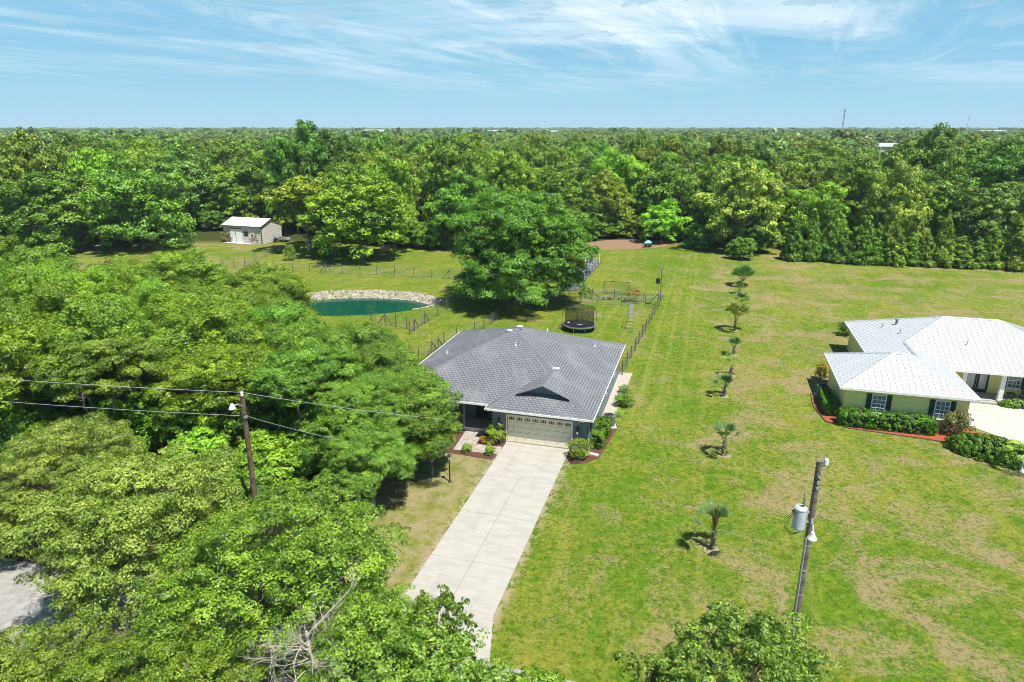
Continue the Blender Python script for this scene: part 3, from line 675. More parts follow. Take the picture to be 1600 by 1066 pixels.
    for sx in (-.46, .46):
        b = MB(); b.box((12.15 + sx, 8.91, 1.28), (.88, .06, 2.1)); q = b.build('front_door', MAT['darkgreen'], h)
        b = MB(); b.box((12.15 + sx, 8.87, 1.40), (.56, .02, 1.6)); b.build('door_pane', MAT['curtain'], q)
    b = MB(); b.box((15.2, 7.95, .14), (12.6, 2.0, .28)); b.build('porch_slab', MAT['porch'], h)
    b = MB(); b.box((11.6, 6.80, .10), (3.2, .36, .2)); b.build('porch_step', MAT['porch'], h)
    for x in (10.55, 13.45, 17.4):
        b = MB(); b.box((x, 7.15, 1.50), (.34, .34, 2.44)); b.box((x, 7.15, .36), (.44, .44, .16)); b.box((x, 7.15, 2.62), (.44, .44, .14)); b.build('porch_column', MAT['white'], h)
    b = MB(); b.box((14.0, 8.9, 2.1), (.10, .10, .22)); b.build('wall_lamp', MAT['black'], h)
    def at(x, y, zz=0): return O2 + Matrix.Rotation(HR, 3, 'Z') @ Vector((x, y, zz))
    # furniture standing on the porch
    r = thing('rocking_chair', 'dark slatted rocking chair on the yellow house porch', 'rocking chair', at(15.75, 8.1, .28), HR + .35)
    for s in (-.26, .26):
        b = MB(); b.tube([(s, -.5, .10), (s, -.25, .02), (s, .05, 0.01), (s, .35, .05), (s, .6, .16)], .022, 6); b.build('rocker', MAT['black'], r)
        b = MB(); b.bar((s, -.26, .03), (s, -.26, .60), .04, .04); b.bar((s, .22, .03), (s, .30, .42), .04, .04); b.bar((s, -.30, .62), (s, .30, .64), .07, .03); b.build('arm', MAT['black'], r)
    b = MB(); b.box((0, 0, .40), (.52, .50, .035)); b.build('seat', MAT['black'], r)
    b = MB()
    for i in range(6): b.bar((-.21 + i * .084, .26, .42), (-.21 + i * .084, .44, 1.12), .035, .02)
    b.box((0, .45, 1.13), (.56, .05, .09)); b.box((0, .27, .46), (.52, .04, .06)); b.build('backrest', MAT['black'], r)
    r = thing('side_table', 'small black side table between the porch column and the rocking chair', 'side table', at(14.55, 7.9, .28), HR)
    b = MB(); b.box((0, 0, .48), (.55, .45, .04)); b.build('table_top', MAT['black'], r)
    for sx in (-1, 1):
        for sy in (-1, 1):
            b = MB(); b.bar((sx * .22, sy * .17, 0), (sx * .22, sy * .17, .47), .04, .04); b.build('leg', MAT['black'], r)
    # neighbour's ground works
    def fl(name, pts, z, mat):
        bb = MB(); bb.prism(ccw([tuple(at(*p))[:2] for p in pts]), -.02, z); return struct(bb, name, mat)
    fl('neighbour_driveway', [(9.0, 1.6), (9.0, 6.6), (30, 6.6), (30, -3), (17, -3.5), (12.2, -1.5)], .04, MAT['drive2'])
    b = MB()
    red = [(-1.6, 5.2), (-1.75, 1.8), (-1.2, -1.0), (0.4, -1.9), (5.5, -2.4), (8.6, -2.9), (11.0, -4.0), (14.5, -6.5), (16.5, -7.2), (16.9, -5.2), (12.0, -2.0), (9.3, .5), (8.9, 0.1), (0, 0.1), (0, 5.6)]
    fl('red_mulch_bed', red, .03, MAT['mulchred'])
    bb = MB(); loop = red[:9]
    for p, q in zip(loop, loop[1:]): bb.bar(at(*p, .04), at(*q, .04), .10, .10)
    struct(bb, 'bed_edging', simple('edging_brown', (.20, .09, .06)))
    fl('mulch_bed_back', [(.2, 8.2), (3.5, 8.2), (3.5, 11.2), (1.4, 11.0)], .02, MAT['mulchred'])
    return at
at2 = neighbour()

# ------------------------------------------------------------ shed
def shed():
    s = thing('shed', 'tan ribbed steel shed with white roll-up door and pale metal roof at the clearing edge', 'shed', (-59.0, 139.9, 0), R(-19))
    W_, D, E_, RD = 9.3, 6.4, 3.55, 4.75
    b = MB(); b.box((W_ / 2, .06, E_ / 2), (W_, .12, E_)); b.box((W_ / 2, D - .06, E_ / 2), (W_, .12, E_))
    for x in (.06, W_ - .06):
        b.face([(x - .06, .12, 0), (x - .06, D - .12, 0), (x - .06, D - .12, E_), (x - .06, D / 2, RD - .05), (x - .06, .12, E_)][::-1 if x < 1 else 1])
        b.face([(x + .06, .12, 0), (x + .06, D - .12, 0), (x + .06, D - .12, E_), (x + .06, D / 2, RD - .05), (x + .06, .12, E_)])
    b.build('wall', MAT['shedwall'], s)
    polys = [([(-.2, -.3, E_ - .05), (W_ + .2, -.3, E_ - .05), (W_ + .2, D / 2, RD), (-.2, D / 2, RD)], (1, 0, 0)), ([(W_ + .2, D + .3, E_ - .05), (-.2, D + .3, E_ - .05), (-.2, D / 2, RD), (W_ + .2, D / 2, RD)], (1, 0, 0))]
    roof_slopes(polys, 0, 0, .08).build('roof', [MAT['shedroof'], MAT['white']], s)
    b = MB()
    for x in (0.0, W_): b.box((x, -.02, E_ / 2), (.16, .10, E_))
    b.box((W_ / 2, -.31, E_ - .12), (W_ + .4, .05, .14)); 
    for sg in (-1, 1): b.bar((W_ + .21, D / 2, RD - .08), (W_ + .21, D / 2 + sg * (D / 2 + .3), E_ - .13), .05, .16)
    b.box((3.03, -.03, 1.45), (.12, .08, 2.9) ) ; b.box((1.37, -.03, 1.45), (.12, .08, 2.9)) if False else None
    b.build('trim', MAT['sheddark'], s)
    b = MB(); b.box((3.05, -.04, 1.40), (2.85, .06, 2.8)); b.build('roll_up_door', MAT['rollup'], s)
    b = MB(); b.box((3.05, -.05, 2.9), (3.05, .08, .18)); b.box((1.56, -.05, 1.4), (.12, .08, 2.8)); b.build('door_hood', MAT['sheddark'], s)
    b = MB(); b.box((5.55, -.04, 1.95), (.95, .06, .85)); q = b.build('window', MAT['black'], s); b = MB(); b.box((5.55, -.08, 1.90), (.95, .04, .08)); b.build('window_rail', MAT['metal'], q)
    b = MB(); b.box((7.05, -.04, 1.05), (.95, .06, 2.1)); q = b.build('door', MAT['white'], s); b = MB(); b.box((7.05, -.08, 1.65), (.36, .03, .50)); b.build('door_pane', MAT['glass'], q)
    b = MB(); b.box((4.2, -.75, .05), (6.9, 1.4, .10)); b.build('apron_slab', MAT['drive2'], s)
    return s
shed()
m = thing('riding_mower', 'small dark riding mower parked beside the tan shed', 'mower', G(424, 378) + Vector((1.3, 0, 0)), .3)
b = MB(); b.box((0, 0, .55), (1.5, .8, .45)); b.box((.5, 0, .85), (.6, .6, .25)); b.build('body', MAT['black'], m, bevel=.08)
b = MB(); b.box((-.35, 0, .90), (.45, .5, .12)); b.bar((-.55, 0, .9), (-.65, 0, 1.35), .5, .10); b.build('seat', MAT['acmetal'], m)
for x, y, r_ in ((-.5, -.45, .32), (-.5, .45, .32), (.6, -.4, .22), (.6, .4, .22)):
    b = MB(); b.tube([(x, y - .1, r_), (x, y + .1, r_)], r_, 14); b.build('wheel', MAT['black'], m)
m = thing('utility_trailer', 'pale metal utility trailer beside the riding mower', 'trailer', G(433, 379) + Vector((1.2, .8, 0)), -.3)
b = MB(); b.box((0, 0, .55), (2.2, 1.2, .10)); 
for y in (-.6, .6): b.box((0, y, .75), (2.2, .05, .32))
b.bar((1.1, 0, .5), (2.1, 0, .4), .08, .08); b.build('bed', MAT['metal'], m)
for y in (-.7, .7):
    b = MB(); b.tube([(0, y - .08, .3), (0, y + .08, .3)], .3, 14); b.build('wheel', MAT['black'], m)

# ------------------------------------------------------------ fences
def fence(name, label, pts, hgt, pr=.055, braces=(), rails=1, mat=None, tops=0.0):
    """posts stand at pts; wire mesh and strands stretch between them"""
    f = thing(name, label, 'fence', pts[0])
    o = Vector(pts[0]); P = [Vector(p) - o for p in pts]; mat = mat or MAT['wood']
    for i, p in enumerate(P):
        hh = hgt * rng.uniform(.94, 1.08)
        lean = Vector((rng.uniform(-.03, .03), rng.uniform(-.03, .03), 0))
        b = MB(); b.tube([p + Vector((0, 0, -.1)), p + lean + Vector((0, 0, hh))], [pr * 1.05, pr * .95], 8); b.build('post', mat, f)
    w = MB()
    for z in (.12, .45, .8, hgt - .12):
        for a, c in zip(P, P[1:]): w.tube([a + Vector((0, 0, z)), (a + c) / 2 + Vector((0, 0, z - .02)), c + Vector((0, 0, z))], .010, 4, cap=False)
    w.build('wire', MAT['wire'], f)
    w = MB()
    for a, c in zip(P, P[1:]): w.face([a + Vector((0, 0, .05)), c + Vector((0, 0, .05)), c + Vector((0, 0, hgt - .12)), a + Vector((0, 0, hgt - .12))])
    w.build('wire_mesh', MAT['meshwire'], f)
    for i in braces:
        for j in (i - 1, i + 1):
            if 0 <= j < len(P):
                d = (P[j] - P[i]).normalized() * 1.1
                b = MB(); b.tube([P[i] + Vector((0, 0, hgt * .88)), P[i] + d + Vector((0, 0, .08))], .05, 6); b.build('brace', mat, f)
    return f
def lerp(a, c, n): return [a + (c - a) * (i / (n - 1)) for i in range(n)]
fence('wire_fence', 'wire fence on dark posts running up from the grey roofed house towards the slim pole', lerp(G(972, 586), G(1027, 484), 11), 1.45)
fence('wire_fence', 'wire fence line behind the rebound net and dry shrub', [G(889, 463), G(906, 466), G(925, 467.5), G(960, 469), G(1006, 472), G(1028, 473)], 1.4, braces=(2, 5))
fence('wire_fence', 'low wire fence behind the trampoline closing off the dog run', [G(792, 489), G(826, 478), G(863, 471), G(907, 473), G(933, 475.5), G(971, 477.5), G(1008, 479), G(1027, 483)], 1.35, .045, mat=MAT['greypole'])
fence('wire_fence', 'diagonal wire fence with A shaped braces on the near side of the pond', [G(640, 523), G(648, 516), G(664, 506), G(683.5, 494), G(698.5, 485), G(711.5, 477), G(725, 469), G(738, 461)], 1.55, braces=(1, 2))
fence('wire_fence', 'short wire fence reaching left from the braced post beside the pond', [G(648, 517.5), G(636, 514), G(619, 511), G(602, 508), G(580, 504)], 1.5, braces=(3,))
fence('wire_fence', 'wire fence passing behind the grey roofed house up to the large oak', [G(640, 577), G(655, 566), G(675, 552), G(685, 546), G(694, 540), G(714, 531), G(742, 521), G(756, 514), G(769, 506), G(781, 498)], 1.4, .05, braces=(2, 3))
fence('wire_fence', 'long post and wire fence crossing the field behind the pond', [G(346, 418), G(366, 419), G(383, 421), G(406.6, 422.5), G(432, 424), G(458, 425), G(484, 425.6), G(509, 427), G(535, 428), G(563, 429), G(589, 430), G(617, 432), G(646, 433), G(674, 435), G(702, 436), G(728, 437.5)], 1.5, .06, braces=(0, 7, 14), mat=MAT['greypole'])
fence('wire_fence', 'short run of thin posts in the field in front of the shed', [G(383, 419), G(399, 408), G(416.6, 401.5), G(430, 396)], 1.7, .045, mat=MAT['greypole'])

# ------------------------------------------------------------ yard objects
def trampoline():
    t = thing('trampoline', 'round black trampoline with dark safety net on the back lawn', 'trampoline', G(905, 515))
    r, z = 1.9, .68
    b = MB(); n = 40; b.lathe([(r - .10, z - .02), (r - .10, z + .01)], (0, 0, 0), n); b.build('mat', MAT['black'], t)
    b = MB()
    for j in range(n):
        a = 2 * math.pi * j / n; c = 2 * math.pi * (j + 1) / n
        b.face([((r - .12) * math.cos(a), (r - .12) * math.sin(a), z + .03), ((r + .04) * math.cos(a), (r + .04) * math.sin(a), z + .03), ((r + .04) * math.cos(c), (r + .04) * math.sin(c), z + .03), ((r - .12) * math.cos(c), (r - .12) * math.sin(c), z + .03)])
        b.face([((r + .04) * math.cos(a), (r + .04) * math.sin(a), z + .03), ((r + .05) * math.cos(a), (r + .05) * math.sin(a), z - .10), ((r + .05) * math.cos(c), (r + .05) * math.sin(c), z - .10), ((r + .04) * math.cos(c), (r + .04) * math.sin(c), z + .03)])
    b.build('edge_pad', simple('pad_grey', (.16, .17, .19), .5), t)
    for k_ in range(3):
        a0 = k_ * 2.094 + .4; b = MB(); p, q = [(r * math.cos(a), r * math.sin(a)) for a in (a0 - .32, a0 + .32)]
        b.tube([(p[0], p[1], z - .06), (p[0] * 1.04, p[1] * 1.04, .03), (q[0] * 1.04, q[1] * 1.04, .03), (q[0], q[1], z - .06)], .028, 6); b.build('leg', MAT['metal'], t)
    for k_ in range(6):
        a = k_ * math.pi / 3 + .25; b = MB(); c_, s_ = math.cos(a), math.sin(a)
        b.tube([(r * 1.05 * c_, r * 1.05 * s_, .2), (r * 1.10 * c_, r * 1.10 * s_, z + .2), (r * 1.12 * c_, r * 1.12 * s_, z + 1.1), (r * 1.02 * c_, r * 1.02 * s_, z + 1.75), (r * .90 * c_, r * .90 * s_, z + 1.95)], .03, 6); b.build('net_pole', MAT['black'], t)
    b = MB(); prof = [(r - .20, z + .05), (r - .22, z + .9), (r - .20, z + 1.90)]
    for (r0, z0), (r1, z1) in zip(prof, prof[1:]):
        for j in range(n):
            a = 2 * math.pi * j / n; c = 2 * math.pi * (j + 1) / n
            b.face([(r0 * math.cos(a), r0 * math.sin(a), z0), (r0 * math.cos(c), r0 * math.sin(c), z0), (r1 * math.cos(c), r1 * math.sin(c), z1), (r1 * math.cos(a), r1 * math.sin(a), z1)])
    b.build('safety_net', MAT['net'], t)
    b = MB(); ring = [((r - .20) * math.cos(2 * math.pi * j / n), (r - .20) * math.sin(2 * math.pi * j / n), z + 1.90) for j in range(n + 1)]; b.tube(ring, .02, 5, cap=False); b.build('top_band', MAT['black'], t)
    b = MB()                                                                # pale emblem printed on the mat
    for k_ in range(5): b.box((-.28 + k_ * .14, -.25 + .03 * (k_ % 2), z + .016), (.09, .16, .006))
    b.box((0, -.42, z + .016), (.5, .05, .006)); b.build('emblem', MAT['white'], t)
trampoline()
b = MB(); b.lathe([(.12, 0), (.16, .06), (.12, .12)], (0, 0, 0), 12); o = b.build('shoe', MAT['white']); o.location = G(905, 515) + Vector((-1.25, .35, .70)); tag(o, 'crumpled white pair of shoes left on the trampoline mat', 'shoes')

def frame_net():
    a = G(944, 459); c = G(983, 461.5); g = thing('rebound_net', 'black framed rectangular rebound net standing in the grass', 'rebound net', a)
    d = c - a; b = MB()
    up = Vector((0, .35, 1.75))
    b.tube([(0, 0, .03), d + Vector((0, 0, .03)), d + up, up, (0, 0, .03)], .030, 6); b.build('frame', MAT['black'], g)
    b = MB(); b.face([(0, 0, .05), d + Vector((0, 0, .05)), d + up, up]); b.build('net', net_mat('rebound_mesh', .16, (.03, .03, .03)), g)
    b = MB(); b.tube([up, (0, 1.3, .02)], .025, 6); b.tube([d + up, d + Vector((0, 1.3, .02))], .025, 6); b.build('stay', MAT['black'], g)
frame_net()

def climbing():
    g = thing('climbing_frame', 'narrow teal and grey pipe climbing frame on the back lawn right of the trampoline', 'climbing frame', G(985, 510), R(-12)); g.scale = (.55, 1, 1)
    for x in (-.45, .45):
        b = MB()
        for y in (-1.3, 1.7): b.tube([(x * 1.5, y * 1.12, 0), (x, y, 2.25)], .035, 6)
        b.tube([(x, -1.3, 2.25), (x, 1.7, 2.25)], .035, 6); b.build('side_frame', MAT['teal'], g)
    for y in (-1.35, 1.75):
        b = MB()
        for k_ in range(6): b.tube([(-.6 + k_ * .03, y, .35 + k_ * .34), (.6 - k_ * .03, y, .35 + k_ * .34)], .022, 6)
        b.build('ladder', MAT['metal'], g)
    b = MB()
    for k_ in range(9): b.tube([(-.45, -1.2 + k_ * .35, 2.25), (.45, -1.2 + k_ * .35, 2.25)], .022, 6)
    b.build('overhead_bars', MAT['metal'], g)
    b = MB(); b.tube([(-.1, -1.5, 0), (-.1, -.9, 2.9)], .03, 6); b.tube([(-.9, -1.9, .12), (.3, -2.3, .12)], .05, 6); b.build('pole', MAT['metal'], g)
climbing()

def slim_pole():
    g = thing('box_pole', 'tall slim grey pole with dark nest box at the fence corner', 'pole', G(1031, 478))
    b = MB(); b.tube([(0, 0, -.1), (0, 0, 4.9)], .07, 8); b.build('pole', MAT['greypole'], g)
    b = MB(); b.tube([(-.28, .1, -.1), (-.22, .1, 5.3)], .035, 8); b.build('rod', MAT['metal'], g)
    b = MB(); b.box((-.45, 0, 3.3), (.45, .4, .55)); b.prism([(-.72, -.26), (-.18, -.26), (-.18, .26), (-.72, .26)], 3.575, 3.64); b.build('nest_box', MAT['black'], g)
    b = MB(); b.box((0, -.06, 1.35), (.5, .3, .4)); b.build('control_box', MAT['acmetal'], g)
slim_pole()

def plot():
    A, B, C, D = G(866, 455), G(899, 455), G(939, 409), G(918, 404)
    flat('fabric_bed', ccw([tuple(p)[:2] for p in (A, B, C, D)]), .02, MAT['fabric'])
    b = MB(); b.bar(B + Vector((.1, 0, .06)), C + Vector((.1, 0, .06)), .16, .12); b.bar(A + Vector((0, -.1, .06)), B + Vector((0, -.1, .06)), .16, .12); tag(b.build('bed_border', MAT['wood']), kind='structure')
    n = 0
    for (p, q, cnt, side) in ((B, C, 8, 'right'), (A + (B - A) * .55, D + (C - D) * .5, 7, 'middle')):
        for i in range(cnt):
            pos = p + (q - p) * ((i + .4) / cnt); n += 1
            s = thing('garden_stake', f'white stake, {ordn(i + 1)} from the near end of the {side} row on the fabric bed', 'stake', pos, 0, 'white stakes in the fabric bed')
            b = MB(); b.tube([(0, 0, 0), (0, 0, 1.9)], .045, 6); b.build('stake', MAT['white'], s)
            b = MB(); b.tube([(-.35, 0, 1.5), (.35, 0, 1.5)], .02, 6); b.build('crossbar', MAT['white'], s)
plot()

def lamp_post():
    g = thing('lamp_post', 'short black post lamp standing on the front lawn left of the driveway', 'lamp post', G(703, 753))
    b = MB(); b.tube([(0, 0, 0), (0, 0, 1.62)], .045, 10); b.lathe([(.12, 0), (.10, .08), (.05, .12)], (0, 0, 0), 12); b.tube([(-.18, 0, 1.38), (.18, 0, 1.38)], .018, 6); b.build('post', MAT['black'], g)
    b = MB(); b.lathe([(.05, 1.60), (.09, 1.66), (.12, 1.90)], (0, 0, 0), 6); b.build('lantern', MAT['curtain'], g)
    b = MB(); b.lathe([(.15, 1.90), (.14, 1.93), (.03, 2.04), (.02, 2.10)], (0, 0, 0), 6); b.build('lamp_cap', MAT['black'], g)
lamp_post()

def ac(loc, label, s=1.0):
    g = thing('air_conditioner', label, 'air conditioner', loc); g.scale = (s, s, s)
    b = MB(); b.box((0, 0, .05), (1.15, 1.15, .10)); b.build('pad', MAT['drive2'], g)
    b = MB(); b.lathe([(.44, .10), (.46, .14), (.46, .88), (.48, .90), (.48, .96), (.38, .98), (.36, .92)], (0, 0, 0), 24)
    for j in range(24):
        a = 2 * math.pi * j / 24; b.bar((.47 * math.cos(a), .47 * math.sin(a), .16), (.47 * math.cos(a), .47 * math.sin(a), .86), .02, .02)
    b.build('casing', MAT['acmetal'], g)
    b = MB()
    for r_ in (.12, .2, .28, .35): b.tube([(r_ * math.cos(a * .3927), r_ * math.sin(a * .3927), .985) for a in range(17)], .012, 4, cap=False)
    for j in range(8): a = j * .785; b.bar((.06 * math.cos(a), .06 * math.sin(a), .99), (.40 * math.cos(a), .40 * math.sin(a), .99), .014, .014)
    b.lathe([(.10, .97), (.10, 1.0), (.04, 1.02)], (0, 0, 0), 12); b.build('fan_grille', MAT['black'], g)
ac(G(951, 666), 'grey round air conditioner on a slab beside the slate blue house wall', 1.0)
ac(at2(-.75, 4.9), 'dark air conditioner behind the small hedge left of the yellow house', 1.0)

def poles():
    g = thing('utility_pole', 'tall grey wooden utility pole carrying a transformer on the right lawn', 'utility pole', (12.35, 24.7, 0))
    b = MB(); b.tube([(0, 0, -.2), (0, 0, 3), (0, 0, 9.7)], [.17, .15, .115], 14); b.build('pole', MAT['greypole'], g, smooth=False)
    b = MB(); b.tube([(-.15, -.10, 0), (-.13, -.09, 6.2)], .045, 8); 
    for z in (1, 2.2, 3.4, 4.6, 5.8): b.tube([(0, 0, z), (0, 0, z + .05)], .175 - z * .004, 12)
    b.build('conduit', MAT['metal'], g)
    x = -.50; b = MB(); b.lathe([(.20, 6.62), (.245, 6.66), (.25, 6.70), (.25, 7.52), (.265, 7.55), (.26, 7.60), (.18, 7.68)], (x, -.02, 0), 24); tr = b.build('transformer', MAT['greymetal'], g)
    b = MB()
    for z in (6.95, 7.4): b.box((x + .30, -.02, z), (.16, .10, .08))
    b.build('bracket', MAT['metal'], tr)
    b = MB(); b.lathe([(.05, 7.66), (.07, 7.70), (.04, 7.76), (.07, 7.80), (.04, 7.86), (.065, 7.90), (.03, 7.98), (.05, 8.02), (.02, 8.12)], (x + .08, -.08, 0), 10); b.tube([(x + .08, -.08, 8.1), (x + .02, -.05, 8.4)], .012, 5); b.build('bushing', MAT['acmetal'], tr)
    b = MB()
    for j in range(3): b.tube([(x - .22, -.12 + j * .07, 7.42), (x - .46 - j * .06, -.12 + j * .05, 7.15), (x - .52 - j * .05, -.12, 6.75), (x - .34, -.14, 6.48 - j * .05), (x - .02, -.16, 6.52), (x + .32, -.12, 6.75)], .013, 5)
    for j in range(3): b.box((x - .26, -.12 + j * .09, 7.42), (.10, .05, .05))
    b.build('cable_loop', simple('brown_cable', (.07, .04, .03)), tr)
    b = MB(); b.box((.0, -.12, 7.0), (.12, .05, .30)); b.tube([(-.0, -.12, 6.95), (-.08, -.40, 7.00), (-.16, -.62, 6.85)], .03, 8); arm = b.build('lamp_arm', MAT['metal'], g)
    b = MB(); b.lathe([(.03, .24), (.08, .20), (.10, .12), (.13, .04), (.19, -.06), (.20, -.10), (.14, -.12)][::-1], (-.20, -.70, 6.68), 16); b.build('lamp_head', simple('lamp_white', (.72, .72, .70), .4), arm)
    b = MB(); b.lathe([(.07, 9.55), (.09, 9.60), (.09, 9.80), (.07, 9.86)], (.22, -.08, 0), 14); b.build('insulator', MAT['white'], g)
    b = MB(); b.tube([(0, 0, 9.45), (.18, -.05, 9.50), (.22, -.08, 9.58)], .025, 6); b.box((-.0, -.13, 8.8), (.10, .03, .16)); b.box((.01, -.14, 9.05), (.08, .03, .10)); b.box((0.0, -.14, 8.55), (.09, .03, .10)); b.build('hardware', MAT['metal'], g)
    # left pole in the trees
    base = Vector((-14.2, 33.4, 0)); g = thing('utility_pole', 'brown wooden utility pole with small lamp rising from the trees on the left', 'utility pole', base)
    b = MB(); b.tube([(0, 0, -.2), (0, 0, 9.0)], [.17, .12], 12); b.build('pole', MAT['polewood'], g)
    b = MB(); b.lathe([(.05, 8.98), (.08, 9.04), (.05, 9.12), (.08, 9.16), (.04, 9.25)], (0, 0, 0), 12); b.build('insulator', MAT['white'], g)
    b = MB(); b.tube([(0, -.1, 8.45), (-.18, -.25, 8.62), (-.35, -.35, 8.62)], .025, 6); arm = b.build('lamp_arm', MAT['metal'], g)
    b = MB(); b.lathe([(.05, .18), (.10, .12), (.14, 0), (.19, -.10), (.16, -.14)][::-1], (-.42, -.40, 8.55), 14); b.build('lamp_head', MAT['white'], arm)
    b = MB(); b.box((.10, -.10, 7.85), (.16, .16, .12)); b.build('hardware', MAT['metal'], g)
    def sag(a, c, s, n=22): return [a.lerp(c, i / n) - Vector((0, 0, s * 4 * (i / n) * (1 - i / n))) for i in range(n + 1)]
    far = Vector((-60, 44.5, 8.6)); top = base + Vector((0, 0, 9.2)); lo = base + Vector((.1, 0, 7.85))
    for nm, pts, lab, r_ in (('power_line', sag(far, top, .5), 'upper grey power line left of the brown utility pole', .015), ('power_line', sag(Vector((-60, 44.5, 7.0)), lo, .5), 'lower grey power line left of the brown utility pole', .015),
                        ('service_line', sag(top, Vector((-4.2, 39.6, 4.9)), .12), 'upper service line from the brown pole into the tree by the house', .013), ('service_line', sag(lo, Vector((-7.9, 38.0, 3.7)), .15), 'lower service line from the brown pole into the tree by the house', .012)):
        b = MB(); b.tube(pts, r_, 5); tag(b.build(nm, MAT['cable']), lab, 'power line')
poles()
# manhole-like rusty cover, pots, far yard bits
b = MB(); b.lathe([(.26, 0), (.26, .03), (.22, .045)], (0, 0, 0), 20)
for k_ in range(5): b.box((-.16 + k_ * .08, 0, .048), (.02, .26, .008))
o = b.build('ground_cover', MAT['clay']); o.location = G(1266, 1018); tag(o, 'round rusty red utility cover set in the lawn', 'utility cover')
for i, (px, py) in enumerate(((944, 466.5), (951, 466.3), (955, 466.8), (967, 467), (976, 467.5))):
    b = MB(); b.lathe([(.12, 0), (.18, .32), (.20, .34), (.20, .38), (.16, .38)], (0, 0, 0), 12); o = b.build('flower_pot', MAT['clay']); o.location = G(px, py + 2)
    tag(o, f'small clay pot, {ordn(i + 1)} from the left along the wire fence by the rebound net', 'pot', 'clay pots along the wire fence')
b = MB(); b.lathe([(.30, 0), (.34, .12), (.18, .14)], (0, 0, 0), 16)
for x, y, lab in ((925, 711, 'pale stepping stone in the mulch beside the right box hedge'),):
    s = MB(); s.prism([(-.45, -.15), (.45, -.2), (.5, .15), (-.4, .2)], 0, .09); o = s.build('stepping_stone', MAT['drive2']); o.location = G(x, y) + Vector((0, 0, .02)); o.rotation_euler[2] = R(-25); tag(o, lab, 'stepping stone')
g = thing('timber_frame', 'small weathered timber play frame under the trees behind the long fence', 'timber frame', G(607, 402))
b = MB()
for x in (-1.3, 1.3): b.box((x, 0, 1.1), (.14, .14, 2.2))
b.box((0, 0, 2.15), (2.9, .12, .14)); b.build('frame', simple('play_wood', (.36, .19, .12)), g)
b = MB(); b.box((-.4, 0, 1.55), (1.5, .10, .75)); b.build('board', simple('play_board', (.40, .24, .16)), g)
g = thing('small_boat', 'pale blue covered boat parked on the red soil at the wood edge', 'boat', G(1013, 387) + Vector((0, .5, 0)), .5)
b = MB(); b.lathe([(.2, .55), (.75, .75), (.95, 1.15), (.6, 1.6), (.1, 1.85)], (0, 0, 0), 14); q = b.build('cover', MAT['hullblue'], g); q.scale = (1.0, .55, .75)
b = MB(); b.box((0, 0, .45), (2.4, .8, .1)); b.tube([(0, -.6, .3), (0, -.45, .3)], .3, 12); b.tube([(0, .45, .3), (0, .6, .3)], .3, 12); b.build('trailer', MAT['black'], g)

# ------------------------------------------------------------ foliage meshes
def mesh_np(name, V, Fq, tint=None, mat=None, smooth=False):
    me = bpy.data.meshes.new(name); nv = len(V); nf = len(Fq)
    me.vertices.add(nv); me.vertices.foreach_set('co', V.astype(np.float32).ravel())
    k = Fq.shape[1]
    me.loops.add(nf * k); me.loops.foreach_set('vertex_index', Fq.astype(np.int32).ravel())
    me.polygons.add(nf); me.polygons.foreach_set('loop_start', np.arange(0, nf * k, k, dtype=np.int32))
    if tint is not None:
        a = me.attributes.new('tint', 'FLOAT', 'POINT'); a.data.foreach_set('value', tint.astype(np.float32))
    me.update(calc_edges=True)
    if mat: me.materials.append(mat)
    return me
def leaves(C, N, size, tint, r, aspect=.5, up=None):
    """rhombic leaves centred at C with normals N"""
    n = len(C); t = r.normal(size=(n, 3)); t -= N * (t * N).sum(1)[:, None]; t /= np.linalg.norm(t, axis=1)[:, None] + 1e-9
    s = np.cross(N, t); L = size[:, None] * .5
    fold = N * L * .25
    V = np.empty((n, 4, 3)); V[:, 0] = C - t * L; V[:, 1] = C + s * L * aspect + fold; V[:, 2] = C + t * L; V[:, 3] = C - s * L * aspect + fold
    F = np.arange(n * 4).reshape(n, 4)
    return V.reshape(-1, 3), F, np.repeat(tint, 4)
def unit(r, n):
    v = r.normal(size=(n, 3)); return v / np.linalg.norm(v, axis=1)[:, None]
